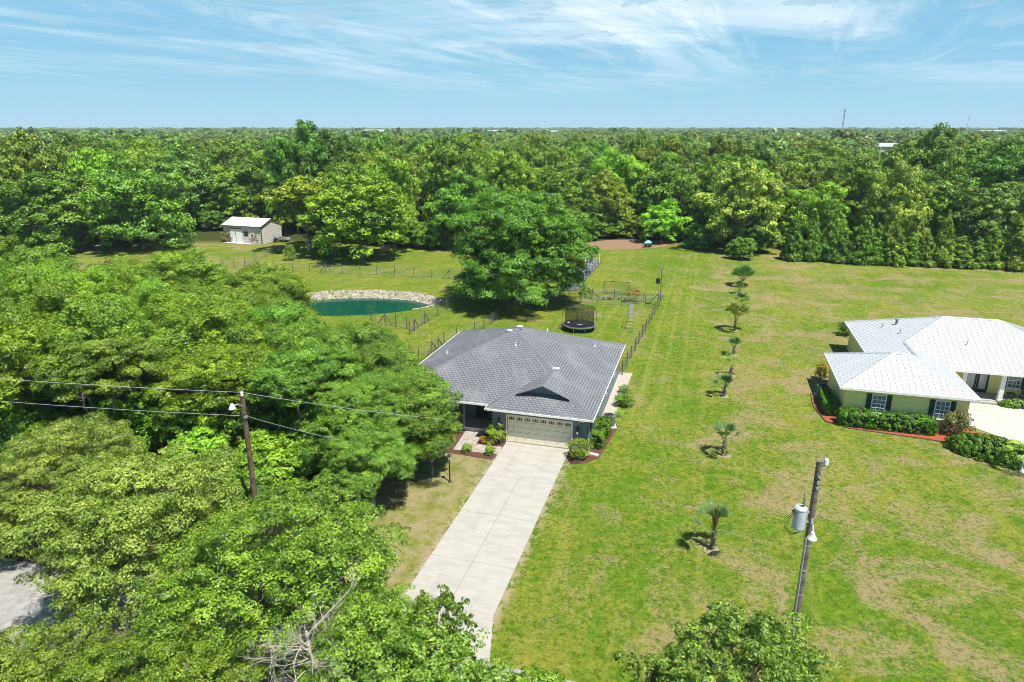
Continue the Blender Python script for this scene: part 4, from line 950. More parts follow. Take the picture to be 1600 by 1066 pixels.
def crown(name, seed, n_puff, n_leaf, leaf, mat, shape='round', puff=.27, base=.28, flat_=1.0, twigs=False, droop=0.0, sep=.80, nsub=16, subr=1.0, skirt=False):
    """unit tree: crown radius 1, total height 1 (scaled by the object), foot of crown at `base`. Returns mesh and puff centres"""
    r = np.random.default_rng(seed)
    hc = (1 - base) / 2; zc = base + hc
    d = unit(r, n_puff * 6)
    if shape == 'round':
        d = d[d[:, 2] > (-.9 if skirt else -.55)]
        if skirt:
            hn = np.hypot(d[:, 0], d[:, 1]); f_ = np.where(d[:, 2] < 0, np.maximum(hn, .88) / hn, 1); d[:, 0] *= f_; d[:, 1] *= f_
        rr = r.uniform(.60, .98, len(d)) ** .8; rr = np.where(r.random(len(d)) < .22, rr * .6, rr)
        ph = np.arctan2(d[:, 1], d[:, 0]); lobes = 1 + .14 * np.sin(ph * 3 + seed) + .10 * np.sin(ph * 5 + 2 * seed) + .07 * np.sin(d[:, 2] * 9 + seed)
        pc = np.stack([d[:, 0] * rr * lobes * (1 - puff * .55), d[:, 1] * rr * lobes * (1 - puff * .55), d[:, 2] * rr], 1)
    else:                                             # cone
        zz = r.uniform(-1, 1, len(d)); w = np.clip((1 - zz) / 2, .04, 1) ** .75; ph = r.uniform(0, 6.283, len(d)); rr = r.uniform(.55, 1, len(d))
        pc = np.stack([np.cos(ph) * w * rr * .85, np.sin(ph) * w * rr * .85, zz * .97], 1)
    # keep centres apart
    keep = []
    for p in pc:
        if all(((p - q) ** 2 * (1, 1, .8)).sum() > (puff * sep) ** 2 for q in keep): keep.append(p)
        if len(keep) >= n_puff: break
    pc = np.array(keep); n_puff = len(pc)
    pr = puff * r.uniform(.65, 1.25, n_puff)
    if shape != 'round': pr *= np.clip(.45 + .6 * (1 - pc[:, 2]) / 2, .3, 1)
    wgt = pr ** 2; wgt /= wgt.sum(); k = r.choice(n_puff, int(n_leaf * 1.7), p=wgt)
    S = nsub; su = unit(r, n_puff * S).reshape(n_puff, S, 3); su[:, :, 2] = np.where(su[:, :, 2] < -.35, -su[:, :, 2], su[:, :, 2])
    srad = r.uniform(.55, 1.0, (n_puff, S)); ssz = r.uniform(.26, .46, (n_puff, S)) * subr; stint = r.normal(size=(n_puff, S))
    j = r.integers(0, S, len(k)); u = unit(r, len(k)); low = u[:, 2] < -.2; ok = ~(low & (r.random(len(k)) < .7)); k = k[ok]; u = u[ok]; j = j[ok]
    off = su[k, j] * srad[k, j][:, None] + u * (ssz[k, j] * (1 - .5 * r.random(len(k)) ** 2))[:, None]
    P = pc[k] + off * pr[k][:, None] * (1, 1, .85 * flat_)
    if droop: P[:, 2] -= droop * np.clip(np.hypot(P[:, 0], P[:, 1]) - .4, 0, 1) ** 1.5
    # cull what sits deep inside neighbouring puffs
    depth = np.zeros(len(P))
    for q, rq in zip(pc, pr):
        dd = np.sqrt((((P - q) / (1, 1, .82 * flat_)) ** 2).sum(1)); depth += (dd < rq * .55)
    ok = (depth < 1) | (r.random(len(P)) < .08); P = P[ok][:n_leaf]; k = k[ok][:n_leaf]; u = u[ok][:n_leaf]; j = j[ok][:n_leaf]; o3 = su[k, j]
    N = u * .60 + o3 * .45 + np.array((0, 0, .15)) + r.normal(size=u.shape) * .38; N /= np.linalg.norm(N, axis=1)[:, None]
    kt = r.uniform(0, 1, n_puff); tint = np.clip(.30 + .30 * kt[k] + .12 * stint[k, j] + r.normal(size=len(k)) * .20, 0, 1)
    P = P * (1, 1, hc) + (0, 0, zc)
    size = leaf * r.uniform(.65, 1.25, len(k))
    pcw = pc * (1, 1, hc) + (0, 0, zc)
    return P, N, size, tint, pcw, pr
def finish_crown(name, data, mat, R_, H_, r, aspect=.55):
    P, N, size, tint, pc, pr = data
    V, F, T = leaves(P * (R_, R_, H_), N, size, tint, r, aspect)
    return mesh_np(name, V, F, T, mat)
def limb_mesh(name, pc, R_, H_, seed, mat, trunk_r=.28, n_sub=60, lean=(0, 0), fork=.30, extra=0, wander=.12):
    """trunk, forking limbs that reach the leaf puffs, twigs"""
    r = random.Random(seed); b = MB(); pc = [Vector((p[0] * R_, p[1] * R_, p[2] * H_)) for p in pc]
    fk = Vector((lean[0] * .4, lean[1] * .4, H_ * fork)); b.tube([(0, 0, -.2), (0, 0, .15), fk * .5 + Vector((r.uniform(-.1, .1), 0, 0)), fk], [trunk_r * 1.7, trunk_r * 1.15, trunk_r, trunk_r * .9], 10)
    nl = 6; groups = [[] for _ in range(nl)]
    for p in pc: groups[int((math.atan2(p.y, p.x) + math.pi) / (2 * math.pi) * nl - 1e-6)].append(p)
    for g in groups:
        if not g: continue
        c = sum(g, Vector()) / len(g); mid = fk.lerp(c, .5) + Vector((r.uniform(-1, 1), r.uniform(-1, 1), r.uniform(-.3, .8))) * wander * R_
        end = fk.lerp(c, .92); b.tube([fk - Vector((0, 0, .2)), fk.lerp(mid, .5) + Vector((0, 0, -.04 * H_)), mid, end], [trunk_r * .72, trunk_r * .55, trunk_r * .42, trunk_r * .28], 7)
        r.shuffle(g)
        for p in g[:max(3, n_sub // nl)]:
            s = mid.lerp(end, r.random()); m_ = s.lerp(p, .5) + Vector((r.uniform(-1, 1), r.uniform(-1, 1), r.uniform(-.6, .6))) * wander * .7 * R_
            tip = p + (p - s) * .10
            b.tube([s, m_, tip], [trunk_r * .20, trunk_r * .12, trunk_r * .04], 5, cap=False)
    me_o = b.build(name, mat); me = me_o.data; bpy.data.objects.remove(me_o); return me

rs = np.random.default_rng(11)
TREES = {}
def kind(key, R_, H_, n_puff, n_leaf, leaf, mat, seed, shape='round', puff=.27, base=.28, trunk_r=.28, n_sub=60, flat_=1.0, fork=.3, aspect=.55, bark='bark', wander=.12, **kw):
    d = crown(key, seed, n_puff, n_leaf, leaf, mat, shape, puff, base, flat_, **kw)
    cm = finish_crown('crown', d, mat, R_, H_, rs, aspect); tm = limb_mesh('trunk', d[4], R_, H_, seed, MAT[bark], trunk_r, n_sub, fork=fork, wander=wander)
    TREES[key] = (cm, tm, R_, H_)
def tree(key, name, label, cat, x, y, rr, hh, color=(1, 1, 1), group=None, rz=None, mat=None, z=0.0):
    cm, tm, R_, H_ = TREES[key]
    t = thing(name, label, cat, (x, y, z), rng.uniform(0, 6.28) if rz is None else rz, group); t.scale = (rr / R_, rr / R_ * rng.uniform(.94, 1.06), hh / H_)
    c = bpy.data.objects.new('crown', cm); COL.objects.link(c); c.parent = t; c.color = tuple(color) + (1,)
    if mat:
        c.material_slots[0].link = 'OBJECT'; c.material_slots[0].material = mat
    k = bpy.data.objects.new('trunk', tm); COL.objects.link(k); k.parent = t
    return t

# tree kinds: (crown radius, height) of the prototype, puffs, leaves, leaf length
L0 = MAT['leaf']
kind('near1', 5.0, 8.0, 170, 130000, .115, MAT['leaf_grey'], 21, puff=.18, base=.15, trunk_r=.17, n_sub=200, sep=.98, nsub=12, subr=1.0, wander=.16)
kind('near2', 5.0, 8.0, 140, 120000, .12, MAT['leaf_grey'], 22, puff=.20, base=.20, trunk_r=.17, n_sub=200, sep=1.02, nsub=12, subr=1.0, wander=.16)
kind('near3', 5.0, 8.0, 190, 130000, .11, L0, 24, puff=.16, base=.10, trunk_r=.17, n_sub=220, sep=1.05, nsub=10, subr=1.0, wander=.2)
kind('airy', 3.0, 5.0, 150, 42000, .11, MAT['leaf_grey'], 23, puff=.15, base=.10, trunk_r=.10, n_sub=170, sep=1.05, nsub=8, fork=.12)
for i in range(4): kind(f'wood{i}', 4.3, 10.5, [70, 80, 62, 75][i], 100000, .155, L0, 31 + i, puff=[.29, .26, .31, .27][i], base=[.20, .16, .24, .14][i], trunk_r=.2, n_sub=70, fork=.24, sep=.72, nsub=20)
for i in range(3): kind(f'limb{i}', 4.8, 10.5, [52, 58, 48][i], 62000, .155, L0, 44 + i, puff=.27, base=[.50, .44, .47][i], trunk_r=.19, n_sub=110, fork=[.16, .12, .20][i], wander=.20)
kind('sprig', 2.0, 3.8, 60, 8000, .13, MAT['leaf_grey'], 36, puff=.16, base=.08, trunk_r=.06, n_sub=90, fork=.15, sep=1.0, nsub=8)
kind('lawnoak', 9.0, 14.6, 170, 170000, .26, L0, 41, puff=.21, base=.05, trunk_r=.48, n_sub=60, fork=.2, skirt=True)
for i in range(5): kind(f'mid{i}', 7.0, 13.0, [60, 75, 55, 90, 70][i], 30000, .42, L0, 50 + i, puff=[.27, .24, .29, .22, .26][i], base=[.0, .02, .01, .0, .06][i], trunk_r=.30, n_sub=30, nsub=12, skirt=True)
kind('open', 7.0, 13.0, 46, 20000, .44, L0, 58, puff=.22, base=.2, trunk_r=.34, n_sub=40)
kind('cone0', 2.1, 7.5, 60, 14000, .26, L0, 61, shape='cone', puff=.30, base=.01, trunk_r=.14, n_sub=20)
kind('cone1', 2.1, 7.5, 48, 12000, .26, L0, 62, shape='cone', puff=.34, base=.01, trunk_r=.14, n_sub=20)
kind('shrub0', 1.0, 1.5, 34, 5200, .085, L0, 71, puff=.34, base=.0, trunk_r=.04, n_sub=20, fork=.1, skirt=True, sep=.6)
kind('shrub1', 1.0, 1.5, 28, 4200, .11, L0, 72, puff=.36, base=.0, trunk_r=.04, n_sub=20, fork=.1, skirt=True, sep=.6)
kind('bush', 2.6, 4.0, 60, 30000, .18, L0, 73, puff=.27, base=.0, trunk_r=.08, n_sub=60, fork=.1, skirt=True)

GREEN = (1, 1, 1); DARK = (.62, .74, .8); LIME = (1.5, 1.4, 1.1); OLIVE = (1.05, .92, .95); YEL = (1.70, 1.28, 2.0); SAGE = (1.15, 1.05, 1.7); WARM = (1.12, 1.08, .9)

# the broad oak on the back lawn
tree('lawnoak', 'oak_tree', 'broad dark green oak standing alone on the back lawn behind the house', 'tree', 0.7, 88.2, 9.1, 14.8, (.66, .80, .76), rz=.7)

# ---- woods on the left, beside the house
def woodH(x): return float(np.interp(x, [-50, -42, -34, -26, -18, -12, -8, -5], [12.3, 11.7, 10.4, 9.5, 8.9, 7.5, 6.6, 5.9]))
rw = random.Random(12); WR = [(64.5, -25, 'wood'), (58.5, -21, 'wood'), (53, -12.5, 'wood'), (48, -10, 'wood'), (43.6, -8.5, 'limb')]
place = ['back', 'second', 'middle', 'fourth', 'front']
for k_, (y0, xmax, kd) in enumerate(WR):
    xs = []; x = xmax
    while x > -.80 * y0 - 4: xs.append(x); x -= rw.uniform(5.6, 7.2)
    for i, x in enumerate(sorted(xs)):
        c = rw.choice([WARM, (1.2, 1.12, .85), (1.05, 1.05, .9), GREEN, (.92, .98, .95)]) if x < -18 else rw.choice([(.90, .90, 1.0), (1.0, .96, .95), (.86, .88, .95)])
        hh = woodH(x) * rw.uniform(.90, 1.06); rr = rw.uniform(4.0, 5.2) * (1 if x < -18 else .86)
        tree(kd + str(rw.randrange(4 if kd == 'wood' else 3)), 'broadleaf_tree', f'broadleaf tree, {ordn(i + 1)} from the left in the {place[k_]} row of the near woods', 'tree', x + rw.uniform(-.8, .8), y0 + rw.uniform(-1.4, 1.4), rr, hh, c, 'trees of the near woods left of the house', rz=rw.uniform(0, 6.28))
for x, y, r_, h_, lab in ((-6.6, 42.0, 3.4, 6.3, 'tree whose crown covers the left front corner of the grey roofed house'), (-5.4, 41.4, 1.7, 4.4, 'low leafy tree hanging over the slate path beside the porch'), (-8.6, 37.4, 3.01, 5.3, 'leaning tree whose crown overhangs the bare lawn left of the lamp post'), (-10.2, 40.4, 3.2, 6.4, 'spreading tree shading the bare lawn left of the driveway')):
    tree('wood2' if r_ == 3.01 else 'wood1' if r_ > 3 else 'wood3', 'broadleaf_tree', lab, 'tree', x, y, r_, h_, (.90, .90, 1.0), 'trees of the near woods left of the house')
under = [(x + rw.uniform(-1, 1), y + rw.uniform(-.8, .8), rw.uniform(2.2, 3.0), h_ * rw.uniform(.85, 1.15)) for y, h_, xa, xb in ((46.5, 6.0, -42, -13), (42.8, 4.6, -38, -13), (39.3, 4.2, -36, -13), (36.0, 3.9, -33, -14)) for x in np.arange(xa, xb, 4.0)]
for i, (x, y, r_, h_) in enumerate(sorted(under)): tree('bush', 'undergrowth_bush', f'vine covered undergrowth bush, {ordn(i + 1)} from the left under the near woods', 'bush', float(x), float(y), r_, h_, rw.choice([(.8, .95, .9), (1.0, 1.05, .9), (1.2, 1.2, .9)]), 'undergrowth bushes under the near woods')

# ---- roadside trees in the foreground
fg = [('near3', -9.7, 24.7, 5.6, 7.4, (1.0, 1.0, 1.0), 'bright green roadside tree left of the driveway mouth'), ('near2', -17.2, 27.2, 5.0, 8.0, (1.1, 1.05, 1.05), 'sage green roadside tree in front of the brown utility pole'),
      ('near1', -24.4, 34.2, 4.0, 6.8, (1.15, 1.1, 1.15), 'pale sage tree at the left frame edge above the grey road gap'), ('near2', -34.5, 31.5, 5.0, 7.6, (1.1, 1.1, 1.0), 'sage tree cut by the left frame edge beyond the grey road gap'),
      ('near3', -12.6, 18.4, 3.8, 6.0, (1.0, 1.0, .9), 'bright green tree at the bottom edge left of the tangle of dead branches'), ('airy', -3.7, 19.0, 4.0, 5.2, (.85, .9, .7), 'bright green tree at the bottom edge in front of the driveway mouth'),
      ('near1', -16.8, 18.6, 3.4, 5.6, (1.0, 1.08, .8), 'bright green tree filling the bottom left corner'), ('airy', 8.6, 20.2, 3.3, 5.4, (.80, .86, .7), 'bright green tree at the bottom edge in front of the grey transformer pole')]
fg.append(('near1', -27.8, 32.0, 3.0, 4.8, (1.1, 1.1, 1.1), 'low sage tree just beyond the grey road gap at the left frame edge')); fg.append(('near2', -5.9, 22.2, 2.9, 4.9, (.9, 1.0, .8), 'lower green roadside tree touching the left edge of the driveway mouth'))
for k_, x, y, r_, h_, c, lab in fg: tree(k_, 'roadside_tree', lab, 'tree', x, y, r_, h_, c, 'roadside trees in the foreground')
for i, (x, y, r_, h_, lab) in enumerate([(-2.9, 22.2, 1.7, 5.4, 'leafy upright sapling in front of the concrete driveway'), (-.6, 19.3, 1.9, 4.0, 'small leafy sapling at the bottom edge right of the driveway'), (5.2, 19.6, 2.3, 3.9, 'small leafy sapling at the bottom edge left of the transformer pole tree'),(1.9, 18.9, 1.9, 3.3,'low leafy sapling at the bottom edge on the roadside')]):
    tree('sprig', 'sapling', lab, 'sapling', x, y, r_, h_, (.75, .85, .65), 'saplings on the road verge')
tree('bush', 'verge_bush', 'leafy bush on the verge where the driveway meets the road', 'bush', .7, 21.4, 1.5, 1.9, (1.0, 1.0, .9))

# ---- dead grey branches
def dead_branches(loc, label, spread, height, seed, n=14):
    r = random.Random(seed); b = MB()
    def grow(p, d, L, rad, lvl):
        pts = [p]; q = p
        for i in range(4):
            d = (d + Vector((r.uniform(-.4, .4), r.uniform(-.4, .4), r.uniform(-.25, .25)))).normalized(); q = q + d * L / 4; pts.append(q)
        b.tube(pts, [rad, rad * .85, rad * .7, rad * .5, rad * .35], 5, cap=False)
        if lvl < 3:
            for i in range(r.randint(3, 5)): grow(pts[r.randint(1, 4)], (d + Vector((r.uniform(-1, 1), r.uniform(-1, 1), r.uniform(-.5, .6)))).normalized(), L * r.uniform(.45, .7), rad * .5, lvl + 1)
    for i in range(n):
        a = r.uniform(0, 6.28); grow(Vector((0, 0, height * r.uniform(.45, .8))), Vector((math.cos(a), math.sin(a), r.uniform(.05, .6))), spread * r.uniform(.6, 1), .026, 0)
    b.tube([(0, 0, 0), (.1, .05, height * .4), (-.1, .2, height * .75)], [.12, .09, .04], 8)
    o = b.build('dead_branches', MAT['deadwood']); o.location = loc; tag(o, label, 'dead tree')
dead_branches((-7.4, 20.4, 0), 'tangle of bare grey dead branches between the foreground trees at the bottom edge', 1.9, 6.6, 4, 20)
dead_branches((-19.6, 25.4, 0), 'bare grey dead limbs between sage trees near the bottom left', 1.8, 6.2, 9, 10)
dead_branches((-16.0, 21.4, 0), 'low bare grey branches near the bottom left corner trees', 1.6, 5.0, 12, 9)

# ---- palms in a row on the lawn
def fan_leaf(b, p, az, el, Lp, Rf, r, nb=15):
    d = Vector((math.cos(az) * math.cos(el), math.sin(az) * math.cos(el), math.sin(el))); q = p + d * Lp
    b.tube([p, q], [.022, .014], 4, cap=False)
    side = Vector((-math.sin(az), math.cos(az), 0)); upv = d.cross(side)
    for i in range(nb):
        a = (i / (nb - 1) - .5) * 2.0; dd = (d * math.cos(a) + side * math.sin(a)).normalized()
        L = Rf * 1.15 * (1 - .3 * abs(a) / 1.75) * r.uniform(.85, 1.08); tip = q + dd * L - Vector((0, 0, .16 * L * r.uniform(.2, 1.2))) ; mid = q + dd * L * .55 + upv * .03
        s = dd.cross(upv).normalized() * (.022 * Rf / .6 + .006)
        b.face([q, mid - s, tip, mid + s])
def dry_bundle(b, p, L, r):
    for i in range(26):
        a = r.uniform(0, 6.28); t_ = r.uniform(.03, .26); q = p + Vector((math.cos(a) * t_ * .3, math.sin(a) * t_ * .3, 0)); e = p + Vector((math.cos(a) * t_, math.sin(a) * t_, L * r.uniform(.75, 1.0)))
        m_ = q.lerp(e, .5) + Vector((math.cos(a), math.sin(a), 0)) * .05; w_ = Vector((-math.sin(a), math.cos(a), 0)) * .04; b.face([q, m_ - w_, e, m_ + w_])
def palm(loc, ht, rf, nfr, label, color, upright=.5, dryspear=False, seed=0, spread=1.0):
    q_ = random.Random(seed + 50); m_ = [(loc.x + math.cos(k * .524) * q_.uniform(.28, .62), loc.y + math.sin(k * .524) * q_.uniform(.28, .62)) for k in range(12)]
    flat('bare_soil_ring', m_, .012, MAT['soilring'])
    r = random.Random(seed); t = thing('palm_tree', label, 'palm', loc, r.uniform(0, 6), 'young palms in a row down the lawn')
    b = MB(); n = max(4, int(ht / .09)); pts = [(0, 0, -.05)]; rad = [.17]
    for i in range(n): z = ht * (i + .5) / n; pts += [(0, 0, z - .001), (0, 0, z + ht / n * .4)]; k_ = .145 - .045 * i / n; rad += [k_ * 1.15, k_ * .85]
    b.tube(pts, rad, 9)
    for i in range(26):
        a = r.uniform(0, 6.28); z = r.uniform(.05, ht); b.bar((.12 * math.cos(a), .12 * math.sin(a), z), (.21 * math.cos(a), .21 * math.sin(a), z + .13), .05, .02)
    b.build('trunk', MAT['palmtrunk'], t)
    b = MB()
    for i in range(nfr):
        el = r.uniform(.45, 1.1) if r.random() > upright else r.uniform(.85, 1.4)
        fan_leaf(b, Vector((0, 0, ht)), i * 2.4 + r.uniform(-.3, .3), el, rf * .72, rf * .62 * spread, r, 13)
    o = b.build('frond', MAT['leaf_palm'], t); o.color = tuple(color) + (1,)
    a = o.data.attributes.new('tint', 'FLOAT', 'POINT'); a.data.foreach_set('value', [r.uniform(.2, .9) for _ in range(len(o.data.vertices))])
    if dryspear:
        b = MB()
        dry_bundle(b, Vector((0, 0, ht + .1)), 1.7, r)
        o = b.build('dry_frond', MAT['leaf_dry'], t); o.color = (.8, .8, .9, 1)
        a = o.data.attributes.new('tint', 'FLOAT', 'POINT'); a.data.foreach_set('value', [r.uniform(.2, .9) for _ in range(len(o.data.vertices))])
    return t
palm(G(1113, 858), 1.15, 1.3, 12, 'nearest young palm with an upright dry grey frond and thick ragged trunk', (1, 1.1, 1.0), .75, True, 1)
palm(G(1130, 712), 1.15, 1.15, 13, 'second nearest young palm with upright dark fronds', (.75, .9, .8), .8, False, 2)
palm(G(1131, 620), .7, 1.15, 14, 'third nearest young palm, a bushy dark one on a thick stub trunk', (.72, .85, .75), .75, False, 3)
palm(G(1142, 588), .9, 1.15, 6, 'sparse pale green young palm with few drooping fronds, fourth from the camera', (1.5, 1.5, .9), .0, False, 4, .8)
palm(G(1146, 556), .7, 1.1, 10, 'fifth young palm from the camera, small with dark upright fronds', (.7, .85, .8), .8, False, 5)
palm(G(1148, 517), 1.3, 1.8, 20, 'largest young palm in the row, with yellowing fronds', (1.7, 1.4, .6), .35, False, 6)
palm(G(1157, 486), .8, 1.4, 14, 'small dark young palm just behind the yellowing palm', (.8, .9, .6), .4, False, 7)
palm(G(1155, 460), .7, 1.1, 10, 'thin young palm, second farthest in the row', (.8, 1, .8), .7, False, 8)
palm(G(1160, 447), .7, 2.0, 32, 'farthest and bushiest young palm in the row, next to the wood edge', (.8, 1.0, .7), .5, False, 9)

# ---- planting round the houses
def P2(px, py): g = G(px, py); return g.x, g.y
def shrub(key, name, label, px, py, r_, h_, col, group=None, mat=None, cat='shrub'):
    x, y = P2(px, py); return tree(key, name, label, cat, x, y, r_, h_, col, group, mat=mat)
shrub('shrub0', 'flowering_shrub', 'rounded flowering shrub left of the cream garage door', 776, 692, .85, 1.45, (1.3, 1.15, .9))
shrub('shrub0', 'flowering_shrub', 'rounded flowering shrub at the right corner of the driveway top', 903, 717, .88, 1.6, (1.3, 1.15, .9))
shrub('shrub1', 'small_shrub', 'round green shrub beside the right wall of the slate blue house', 976, 634, .85, 1.1, (.8, .95, .9))
shrub('shrub0', 'small_shrub', 'tiny shrub farthest along the right wall of the slate blue house', 974, 614, .5, .7, (.8, .95, .8))
shrub('shrub1', 'bed_plant', 'wispy grey green plant at the front of the slate path bed', 729, 706, .45, .6, (1.3, 1.2, 1.8))
shrub('shrub1', 'bed_plant', 'wispy green plant near the driveway edge in the slate path bed', 765, 710, .45, .65, (1.2, 1.25, 1.2))
shrub('shrub1', 'bed_plant', 'reddish low plant between the slate path and the flowering shrub', 757, 692, .42, .5, (1.9, .7, .8))
shrub('shrub1', 'bed_plant', 'small green plant left of the slate path under the tree', 712, 676, .6, .8, (1.2, 1.1, .8))
shrub('shrub1', 'variegated_shrub', 'pale variegated round shrub beside the yellow house corner', 1494, 680, 1.05, 1.95, (1, 1, 1), mat=MAT['leaf_varieg'])
shrub('shrub1', 'croton_shrub', 'yellow leafed croton next to the yellow house air conditioner', 1282, 593, .6, 1.6, (1.6, 1.15, .3), mat=MAT['leaf_varieg'])
shrub('shrub1', 'flowering_shrub', 'yellowish shrub left of the white shed door', 357, 378, 1.5, 2.4, (1.1, .95, .8), mat=MAT['leaf_varieg'])
shrub('shrub1', 'flowering_shrub', 'reddish yellow shrub right of the white shed door', 401, 380, 1.3, 2.2, (1.3, .8, .6), mat=MAT['leaf_varieg'])
shrub('sprig', 'dry_bush', 'straw coloured dry bush along the wire fence by the slim pole', 990, 472, 1.35, 2.0, (1, 1, 1), mat=MAT['leaf_dry'])
shrub('shrub1', 'ornamental_bush', 'dark bush in the back corner of the yellow house', 1322, 524, 1.1, 1.6, (.6, .8, .7))
shrub('shrub0', 'young_tree', 'small rounded young tree standing in the field in front of the oaks', 452, 407, 1.1, 2.9, (1.1, 1.15, .9), cat='young tree')
x, y = P2(966, 651)
t = thing('spiky_plant', 'small bright spiky plant between the air conditioner and the round shrub', 'plant', (x, y, 0)); b = MB(); r_ = random.Random(4)
for i in range(8): fan_leaf(b, Vector((0, 0, .1)), i * .8, r_.uniform(.5, 1.2), .2, .42, r_, 7)
o = b.build('frond', MAT['leaf_palm'], t); a = o.data.attributes.new('tint', 'FLOAT', 'POINT'); a.data.foreach_set('value', [.8] * len(o.data.vertices)); o.color = (1.4, 1.8, 1, 1)
x, y = P2(1596, 738)
t = thing('cycad', 'small feathery palm with pale trunk at the right frame edge', 'palm', (x, y, 0)); b = MB(); b.tube([(0, 0, 0), (-.05, 0, .9), (0, 0, 1.7)], [.16, .12, .10], 9); b.build('trunk', MAT['white'], t); b = MB()
for i in range(16): fan_leaf(b, Vector((0, 0, 1.65)), i * .8, r_.uniform(-.3, 1.2), .7, .75, r_, 9)
o = b.build('frond', MAT['leaf_palm'], t); a = o.data.attributes.new('tint', 'FLOAT', 'POINT'); a.data.foreach_set('value', [.8] * len(o.data.vertices)); o.color = (2.0, 1.9, .7, 1)

def hedge(label, loc, rz, w, d, h, leaf, dens, col, seed, top=1.0, mat=None, name='hedge', mound=False, cat='hedge'):
    r = np.random.default_rng(seed); area = w * d + 2 * h * (w + d); m = int(area * 26)
    P = r.uniform(-1, 1, (m, 3)); e = 9 if not mound else 2.3
    P = P / ((np.abs(P) ** e).sum(1) ** (1 / e))[:, None]; P *= (1 + r.normal(size=m) * .035)[:, None]
    if mound: P = P[P[:, 2] > -.05]
    else: P = P[P[:, 2] > -.98]
    U = P ** 3 / (np.linalg.norm(P ** 3, axis=1)[:, None] + 1e-6) * .6 + P / np.linalg.norm(P, axis=1)[:, None] * .4
    C0 = P * (w / 2, d / 2, h) if mound else P * (w / 2 - .06, d / 2 - .06, h / 2 - .06) + (0, 0, h / 2)
    k = r.integers(0, len(P), int(dens * area * .8)); u = unit(r, len(k)); sz = r.uniform(.07, .16, len(P)) * (1.5 if mound else 1.0)
    C = C0[k] + u * (sz[k] * (1 - .5 * r.random(len(k)) ** 2))[:, None] + U[k] * .03; C[:, 2] = np.maximum(C[:, 2], .02)
    ct = r.normal(size=len(P)) * .12
    N = U[k] * .6 + u * .5 + r.normal(size=u.shape) * .35; N /= np.linalg.norm(N, axis=1)[:, None]
    V, F, T = leaves(C, N, leaf * r.uniform(.7, 1.3, len(C)), np.clip(.36 + ct[k] + r.normal(size=len(C)) * .18, 0, 1), r, .6)
    o = bpy.data.objects.new(name, mesh_np(name, V, F, T, mat or L0)); COL.objects.link(o); o.location = loc; o.rotation_euler[2] = rz; o.color = tuple(col) + (1,)
    c = MB();  # solid dark core, the shade inside the foliage put into its colour
    if mound: c.lathe([(.42, 0), (.40, .4), (.25, .62), (.05, .72)], (0, 0, 0), 14); k_ = c.build('dark_core', simple('hedge_core' + str(seed), (.03, .045, .015)), o); k_.scale = (w, d, h)
    else: c.prism([(-w * .42, -d * .40), (w * .42, -d * .40), (w * .42, d * .40), (-w * .42, d * .40)], 0, h * .82); c.build('dark_core', simple('hedge_core' + str(seed), (.03, .045, .015)), o, bevel=.1)
    return tag(o, label, cat)
g = G(931, 700); hedge('clipped square box hedge nearest the driveway, right of the garage', g + Vector((0, .35, 0)), HR, 1.25, 1.25, 1.25, .075, 1900, (.95, 1, .8), 1)
g = G(943, 682); hedge('clipped square box hedge beside the round air conditioner', g + Vector((-.1, .4, 0)), HR, 1.25, 1.5, 1.2, .075, 1900, (.95, 1, .8), 2)
hedge('long low clipped hedge under the two front windows of the yellow house', at2(2.95, -1.05), HR, 6.5, 1.35, 1.25, .10, 1500, (.75, .9, .75), 3)
hedge('narrow hedge running back along the left wall of the yellow house', at2(-.75, 2.1), HR, .95, 3.6, 1.15, .10, 1500, (.75, .9, .8), 4)
g = G(1556, 716); hedge('broad spreading juniper mound along the red mulch bed', g + Vector((0, .5, 0)), R(-38), 5.4, 3.1, 1.05, .14, 1700, (.75, .95, .8), 5, mound=True, name='juniper', cat='shrub')
hedge('low bushy row of plants in front of the yellow house porch', at2(15.3, 6.55), HR, 3.8, .8, .6, .12, 1300, (1.1, 1.05, 1.1), 6, mound=True, name='porch_planting', cat='shrub')
hedge('tiny low green plant at the inner corner of the yellow house drive', at2(9.6, 6.0), HR, 1.0, .6, .4, .09, 1300, (.9, 1.05, .9), 7, mound=True, name='low_plant', cat='shrub')
# dry plants growing on the fabric bed
for i in range(6):
    p = G(900, 440) + (G(930, 410) - G(900, 440)) * (i / 5) + Vector((-1.2 + rng.uniform(-.6, .6), 0, 0)); tree('shrub1', 'garden_plant', f'straw coloured garden plant, {ordn(i + 1)} from the near end of the fabric bed', 'plant', p.x, p.y, .65, 1.5, (1, 1, .8), 'plants on the fabric bed', mat=MAT['leaf_varieg'])

